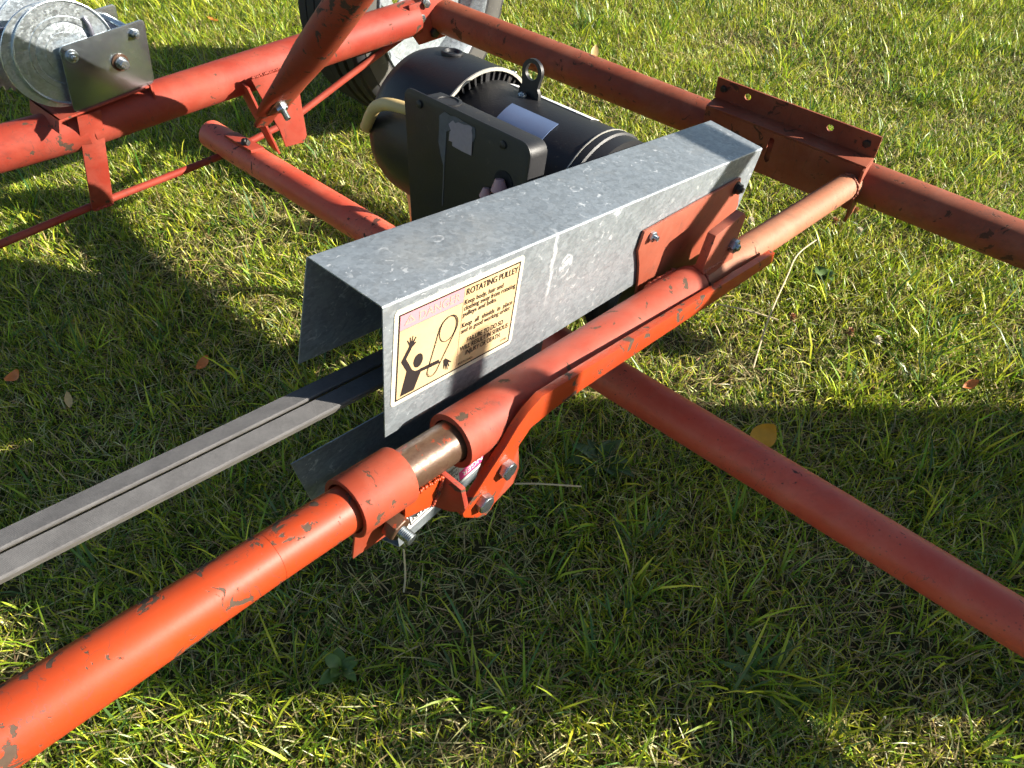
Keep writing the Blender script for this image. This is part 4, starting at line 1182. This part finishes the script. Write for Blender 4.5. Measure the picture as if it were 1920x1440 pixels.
# cable drum: two flanges with holes, hub, wound cable
dc = (0.020, 0.104)                                  # drum centre along plate / height
def flange(d, R, nm, mat, hub=0.045, bead=True):
    hs = [ring2((dc[0] + 0.058 * math.cos(t) * R / 0.098, dc[1] + 0.058 * math.sin(t) * R / 0.098), 0.0065, 14) for t in (R_(215),)]
    m = MB(); m.plate(ring2(dc, R, 56), hs, Wn(0, d, 0), wd, Z, wo * 0.004)
    q = m.build(nm, mat, wi)
    MB().lathe(Wn(dc[0], d, dc[1]), -wo, [(0, R * 0.70), (0.0025, R * 0.695), (0.0025, R * 0.60), (0.0010, R * 0.58), (0.0030, 0.045), (0.0030, 0.0)], 48).build("dish", mat, q)
    MB().lathe(Wn(dc[0], d, dc[1]), -wo, [(0, R * 0.985), (0.0035, R * 0.995), (0.005, R), (0.0055, R * 0.985), (0.001, R * 0.955)], 64).build("lip", mat, q)
    return q
flange(0.020, 0.098, "drum_flange", "zinc_drum")
flange(0.100, 0.098, "drum_flange", "zinc_drum")
MB().lathe(Wn(dc[0], -0.004, dc[1]), wo, [(0, 0.012), (0.02, 0.012), (0.02, 0.040), (0.11, 0.040), (0.11, 0.012), (0.125, 0.012)], 32).build("drum_hub", "zinc_drum", wi)
coil = []
for k in range(28 * 9 + 1):
    t = 2 * math.pi * k / 28
    coil.append(Wn(dc[0] + 0.050 * math.cos(t), 0.030 + 0.0072 * k / 28, dc[1] + 0.050 * math.sin(t)))
coil += [Wn(dc[0] - 0.10, 0.094, dc[1] + 0.055), Wn(dc[0] - 0.5, 0.10, dc[1] + 0.05)]
MB().sweep(coil, 0.0035, 8).build("wire_rope", "blue_grey_steel", wi)
MB().sweep([Wn(dc[0] + 0.046, 0.018, dc[1] + 0.052), Wn(dc[0] + 0.050, 0.012, dc[1] + 0.040), Wn(dc[0] + 0.055, 0.014, dc[1] + 0.015), Wn(dc[0] + 0.053, 0.018, dc[1] - 0.005)], 0.0048, 12).build("rope_tail", "blue_grey_steel", wi)
# gear wheel beyond the drum
gm = MB(); teeth = 40; go = []
for k in range(teeth * 4):
    rr = 0.094 if (k % 4) in (0, 1) else 0.087
    t = 2 * math.pi * k / (teeth * 4); go.append((dc[0] - 0.045 + rr * math.cos(t), dc[1] + 0.012 + rr * math.sin(t)))
gholes = [ring2((dc[0] - 0.045 + 0.06 * math.cos(t), dc[1] + 0.012 + 0.06 * math.sin(t)), 0.006, 12) for t in [R_(20 + 60 * k) for k in range(6)]]
gm.plate(go, gholes, Wn(0, 0.126, 0), wd, Z, wo * 0.008).build("gear", "zinc_drum", wi)
MB().tube(Wn(wl - 0.030, 0.05, 0.098), Wn(wl - 0.055, 0.20, 0.10), 0.0085, None, 16).build("crank_shaft", "blue_grey_steel", wi)
# red saddle angles that carry the winch: part of the frame
sd0 = Wn(0.0, 0, 0)
MB().prism([Wn(-0.035, -0.004, -0.004), Wn(wl - 0.015, -0.004, -0.004), Wn(wl - 0.015, 0.125, -0.004), Wn(-0.035, 0.125, -0.004)], Z * 0.004).build("winch_saddle", "paint_red", fr, bevel=0.0008)
MB().prism([Wn(wl - 0.013, -0.004, 0.0), Wn(wl - 0.008, -0.004, -0.032), Wn(wl - 0.008, 0.125, -0.032), Wn(wl - 0.013, 0.125, 0.0)], wd * 0.004).build("winch_saddle", "paint_red", fr)
MB().prism([Wn(-0.035, -0.004, 0.0), Wn(-0.040, -0.004, -0.025), Wn(-0.040, 0.125, -0.025), Wn(-0.035, 0.125, 0.0)], wd * 0.004).build("winch_saddle", "paint_red", fr)

# ------------------------------------------------------------------ road wheel
wc = PZ(795, -12, 0.345)
wax = Vector((0.80, -0.60, 0)).normalized()            # faces the camera side
wh = thing("road_wheel", (wc.x, wc.y, 0), "dusty rubber-tyred road wheel with silver steel rim behind the frame", "wheel")
def wprof(p, name, mat, par=None, seg=72, closed=True):
    return MB().lathe(wc - wax * 0.158, wax, [(q[0], q[1] * 1.078) for q in p], seg, closed=closed).build(name, mat, par or wh, angle=40)
R0 = 0.320
tp = [(0.015, 0.208), (0.004, 0.230), (0.000, 0.255), (0.004, 0.280), (0.016, 0.304)]
x = 0.016
for k in range(5):
    tp += [(x + 0.002, R0 - 0.004 * abs(k - 2)), (x + 0.029, R0 - 0.004 * abs(k - 2)), (x + 0.031, R0 - 0.013), (x + 0.035, R0 - 0.013)]
    x += 0.0365
tp += [(0.202, 0.304), (0.212, 0.280), (0.216, 0.255), (0.211, 0.230), (0.198, 0.208), (0.180, 0.202), (0.03, 0.202)]
ty = wprof(tp, "tyre", "rubber")
wprof([(0.209, 0.226), (0.2165, 0.238), (0.2175, 0.256), (0.2130, 0.282), (0.2105, 0.282), (0.215, 0.256), (0.214, 0.238)], "sidewall", "rubber_side", ty)
rim = wprof([(0.020, 0.206), (0.190, 0.206), (0.206, 0.217), (0.210, 0.215), (0.202, 0.202), (0.188, 0.195), (0.180, 0.185), (0.155, 0.178), (0.140, 0.173), (0.08, 0.173), (0.030, 0.194), (0.020, 0.196)], "rim", "wheel_silver")
dm = MB()
hs = [ring2((0.098 * math.cos(t), 0.098 * math.sin(t)), 0.020, 16, 0.028, t) for t in [R_(15 + 72 * k) for k in range(5)]]
wu = wax.cross(Z).normalized()
dm.plate(ring2((0, 0), 0.1865, 48), hs, wc - wax * 0.020, wu, Z, wax * 0.004)
dm.build("disc", "wheel_silver", rim)
MB().lathe(wc - wax * 0.018, wax, [(0, 0.060), (0.012, 0.055), (0.016, 0.042), (0.040, 0.036), (0.046, 0.028), (0.046, 0.0)], 32).build("hub_cap", "paint_red", wh)
for k in range(5):
    t = R_(50 + 72 * k)
    bolt(wh, wc - wax * 0.006 + (wu * math.cos(t) + Z * math.sin(t)) * 0.050, wax, 0.019, 0.010, 0.0, name="lug_nut")
MB().tube(wc - wax * 0.20, wc - wax * 0.02, 0.022, None, 24).build("spindle", "paint_red", wh)

# ------------------------------------------------------------------ small plants and fallen leaves
def leaf_obj(name, mat, pos, ln, wdth, yaw, pitch, roll, curl, label, cat="leaf", parent=None, lobes=0, group=None):
    n = 10; vs = []; fs = []
    M = Matrix.Rotation(yaw, 3, 'Z') @ Matrix.Rotation(pitch, 3, 'Y') @ Matrix.Rotation(roll, 3, 'X')
    pos = Vector(pos)
    for i in range(n + 1):
        t = i / n
        w = wdth * (math.sin(math.pi * min(1, t * 0.94 + 0.04)) ** 0.75)
        if lobes: w *= 0.55 + 0.45 * abs(math.sin(lobes * math.pi * t)) 
        zc = curl * (t - 0.5) ** 2 * ln
        for q in (-1, 0, 1):
            vs.append(pos + M @ Vector((t * ln, q * w * 0.5, zc + abs(q) * w * 0.18)))
    k = len(vs); th = M @ Vector((0, 0, -0.0005))
    vs += [v + th for v in vs]
    for i in range(n):
        for q in (0, 1):
            a, b, c, d = i * 3 + q, i * 3 + q + 1, (i + 1) * 3 + q + 1, (i + 1) * 3 + q
            fs += [(a, b, c, d), (k + d, k + c, k + b, k + a)]
    o = MB().add(vs, fs).build(name, mat, parent, weld=False, angle=60)
    if parent is None: tag(o, label, cat, group)
    return o
leaf_obj("fallen_leaf", "leaf_yellow", PZ(1412, 838, 0.055), 0.060, 0.046, 0.5, -0.9, 0.5, 0.5, "curled yellow-orange leaf beside the scratched red tube")
leaf_obj("fallen_leaf", "leaf_orange", PZ(1805, 728, 0.035), 0.034, 0.018, 0.3, -0.4, 0.4, 0.4, "small orange leaf at the sunlit edge of the shade on the right")
leaf_obj("fallen_leaf", "leaf_pale", PZ(1112, 112, 0.035), 0.05, 0.026, 1.3, -0.7, 0.3, 0.4, "pale tan leaf standing in grass beyond the far tube")
leaf_obj("fallen_leaf", "leaf_orange", PZ(410, 42, 0.03), 0.045, 0.022, 2.8, -0.2, 0.2, 0.4, "orange leaf in the sunlit patch behind the winch")
leaf_obj("fallen_leaf", "leaf_orange", PZ(372, 692, 0.018), 0.036, 0.02, 0.8, -0.5, 0.5, 1.3, "brown-orange leaf on sunlit grass left of the guard opening")
leaf_obj("fallen_leaf", "leaf_orange", PZ(18, 712, 0.016), 0.042, 0.022, 0.2, -0.5, 0.6, 1.2, "rust-brown leaf in shaded grass at the far left edge")
leaf_obj("fallen_leaf", "leaf_pale", PZ(132, 765, 0.03), 0.034, 0.014, 1.9, -0.6, 0.2, 0.4, "pale dry leaf in dark grass above the drive belts")

def clover(pos, mat, label, h=0.05, r=0.0095):
    t = thing("clover_flower", pos, label, "flower", "clover heads")
    c = Vector(pos) + Z * h
    m = MB()
    for k in range(46):
        zz = 1 - 1.6 * (k + 0.5) / 46; ph = k * 2.39996
        rr = math.sqrt(max(0, 1 - zz * zz))
        d = Vector((rr * math.cos(ph), rr * math.sin(ph), zz + 0.15)).normalized()
        s_ = d.cross(Vector((0.3, 0.5, 0.8))).normalized() * r * 0.20
        m.add([c + d * r * 0.25 - s_, c + d * r * 0.25 + s_, c + d * r * 1.05 + s_ * 0.9, c + d * r * 1.15, c + d * r * 1.05 - s_ * 0.9], [(0, 1, 2, 3, 4)])
    m.build("flower_head", mat, t, weld=False, smooth=False)
    MB().sweep([Vector(pos), Vector(pos) + Z * h * 0.5 + Vector((0.004, 0, 0)), c], 0.0011, 6).build("stem", "weed_green", t)
for (x, y, m_, lb) in [(1408, 412, "clover_white", "whitish clover head right beside the upright lug at the sleeve end"),
                       (1612, 432, "clover_white", "cream clover head just below the far tube's end tab"),
                       (1645, 640, "clover_white", "round white clover head alone in the middle of the sunlit grass on the right"),
                       (1606, 392, "clover_brown", "pinkish clover head touching the channel bracket's lower corner"),
                       (1487, 592, "clover_brown", "brown withered clover head nearest the orange flat bar"),
                       (1595, 622, "clover_brown", "brown withered clover head beside the round white one"),
                       (1566, 412, "clover_brown", "small brown clover head below the salmon pipe end")]:
    q = PZ(x, y, 0.045); clover((q.x, q.y, 0.0), m_, lb, h=0.045 + random.uniform(-0.005, 0.008))

def weed(pos, n, ln, wdth, mat, label, lobes=0, lift=0.35, cat="weed"):
    t = thing("broadleaf_weed", pos, label, cat)
    for k in range(n):
        yw = 2 * math.pi * k / n + random.uniform(-0.4, 0.4)
        leaf_obj("leaf", mat, pos, ln * random.uniform(0.7, 1.15), wdth * random.uniform(0.8, 1.2), yw, -lift * random.uniform(0.4, 1.3), random.uniform(-0.3, 0.3), -0.5, "", parent=t, lobes=lobes)
q = PZ(1128, 862, 0.02); weed((q.x, q.y, 0.012), 9, 0.065, 0.028, "weed_dark", "dark broad-leaved rosette just below the shaded end of the red tube", lobes=0, lift=0.35)
q = PZ(1440, 1270, 0.02); weed((q.x, q.y, 0.010), 11, 0.075, 0.016, "weed_green", "toothed rosette weed at the lower edge of the shade", lobes=6, lift=0.4)
q = PZ(640, 1255, 0.02); weed((q.x, q.y, 0.02), 7, 0.035, 0.018, "weed_green", "small round-leaved weed under the orange pipe", lift=0.6)
q = PZ(1545, 520, 0.02); weed((q.x, q.y, 0.02), 7, 0.035, 0.024, "weed_green", "clover leaf patch between the orange flat bar and the far tube", lift=0.5)
def yarrow(pos, label):
    t = thing("feathery_weed", pos, label, "weed")
    for k in range(6):
        yw = 2 * math.pi * k / 6 + random.uniform(-0.3, 0.3); m = MB(); d = Vector((math.cos(yw), math.sin(yw), 0.8)).normalized(); p = Vector(pos)
        s_ = d.cross(Z).normalized(); u = s_.cross(d)
        for j in range(14):
            c = p + d * (0.012 + 0.005 * j); l = 0.011 * math.sin(math.pi * (j + 2) / 17)
            for sg in (-1, 1):
                e = c + s_ * sg * l + d * 0.004
                m.prism([c, e - d * 0.0012, e + d * 0.0012], u * 0.0005)
        m.sweep([p, p + d * 0.085], [0.0012, 0.0006], 5)
        m.build("frond", "weed_green", t, weld=False)
q = PZ(1440, 1295, 0.03); yarrow((q.x, q.y, 0.0), "feathery green fronds at the lower edge of the shade, left one")
q = PZ(1540, 1310, 0.03); yarrow((q.x, q.y, 0.0), "feathery green fronds at the lower edge of the shade, right one")
def stem(pts, label):
    o = MB().sweep(smooth_path([PZ(*p) for p in pts]), 0.0017, 6).build("dry_stem", "stem_dry"); tag(o, label, "stem", "dry stems")
stem([(1412, 690, 0.03), (1440, 600, 0.06), (1475, 520, 0.07), (1495, 478, 0.06), (1530, 450, 0.055)], "long dry straw stem arching over grass right of the orange flat bar")
stem([(965, 907, 0.12), (1010, 907, 0.12), (1090, 912, 0.10)], "thin dry stem sticking out past the hinge tab")
stem([(1345, 570, 0.05), (1400, 582, 0.05), (1460, 600, 0.04)], "short pale straw lying beside the orange flat bar")
stem([(757, 1030, 0.10), (760, 1080, 0.05), (757, 1110, 0.02)], "short dry stalk hanging below the clamp bolt")

# ------------------------------------------------------------------ unseen shade casters, added beyond the right edge
dr = thing("shade_caster_drum", (1.92, 0.675, 0), "added blue drum shape on blocks, unseen beyond the right edge, casting the broad shade", "drum")  # added off-frame to throw the wide band of shade
prof = [(0.10, 0.310), (0.12, 0.317), (0.14, 0.310), (0.36, 0.310), (0.375, 0.319), (0.39, 0.310), (0.63, 0.310), (0.645, 0.319), (0.66, 0.310), (0.90, 0.310), (0.92, 0.315), (0.93, 0.315), (0.93, 0.305), (0.915, 0.303), (0.915, 0.0)]
MB().lathe((1.92, 0.675, 0), Z, prof, 48).build("caster_drum_shell", "caster_blue", dr)
for k in (-1, 1):
    MB().box((1.92 + 0.17 * k, 0.675, 0.05), (0.05, 0, 0), (0, 0.28, 0), (0, 0, 0.0495)).build("block", "stem_dry", dr, bevel=0.004)
pm = thing("shade_caster_pump", (1.92, 0.55, 0.965), "added pump-like bars on the blue drum shape, unseen beyond the right edge, casting bar shadows", "pump")  # added off-frame to throw the bar shadow over the sticker
MB().tube((1.92, 0.505, 0.91), (1.92, 0.580, 1.28), 0.025, None, 24).build("bar_shade_caster", "black_oxide", pm)
MB().lathe((1.92, 0.580, 1.28), (0, 0.065, 0.32), [(0, 0.025), (0.016, 0.025), (0.026, 0.012)], 24).build("bar_caster_cap", "black_oxide", pm)
MB().sweep([(1.95, 0.79, 0.90), (1.95, 0.82, 1.00), (1.95, 0.92, 1.063), (1.95, 1.00, 1.095), (1.95, 1.12, 1.16), (1.95, 1.26, 1.24)], 0.034, 16).build("band_shade_caster", "black_oxide", pm)  # added bar, shaped for the slanting shade on the mounting plate

# an unseen bush, added to dapple the light along the bottom of the frame
bs = thing("shade_caster_bush", (2.25, 0.20, 0), "added leafy bush shape, unseen beyond the lower right edge, dappling the light", "bush")
fm = MB()
for k in range(620):
    c = Vector((2.25 + random.gauss(0, 0.16), 0.20 + random.uniform(-0.30, 0.24), 0.25 + abs(random.gauss(0.45, 0.28))))
    d = Vector((random.gauss(0, 1), random.gauss(0, 1), random.gauss(0, 0.6))).normalized()
    w_ = d.cross(Vector((random.gauss(0, 1), random.gauss(0, 1), random.gauss(0, 1)))).normalized()
    ln = random.uniform(0.035, 0.065); wd_ = ln * 0.42
    fm.add([c, c + d * ln * 0.35 + w_ * wd_ * 0.5, c + d * ln * 0.75 + w_ * wd_ * 0.4, c + d * ln, c + d * ln * 0.75 - w_ * wd_ * 0.4, c + d * ln * 0.35 - w_ * wd_ * 0.5], [(0, 1, 2, 3, 4, 5)])
fm.build("dapple_leaves", "weed_green", bs, weld=False, smooth=False)
for k in range(7):
    a_ = k * 0.9
    MB().sweep([(2.25 + 0.02 * math.cos(a_), 0.20 + 0.04 * math.sin(a_), 0.0), (2.25 + 0.08 * math.cos(a_), 0.20 + 0.12 * math.sin(a_), 0.5), (2.25 + 0.12 * math.cos(a_), 0.20 + 0.20 * math.sin(a_), 0.95)], [0.008, 0.005, 0.002], 8).build("stem", "stem_dry", bs)
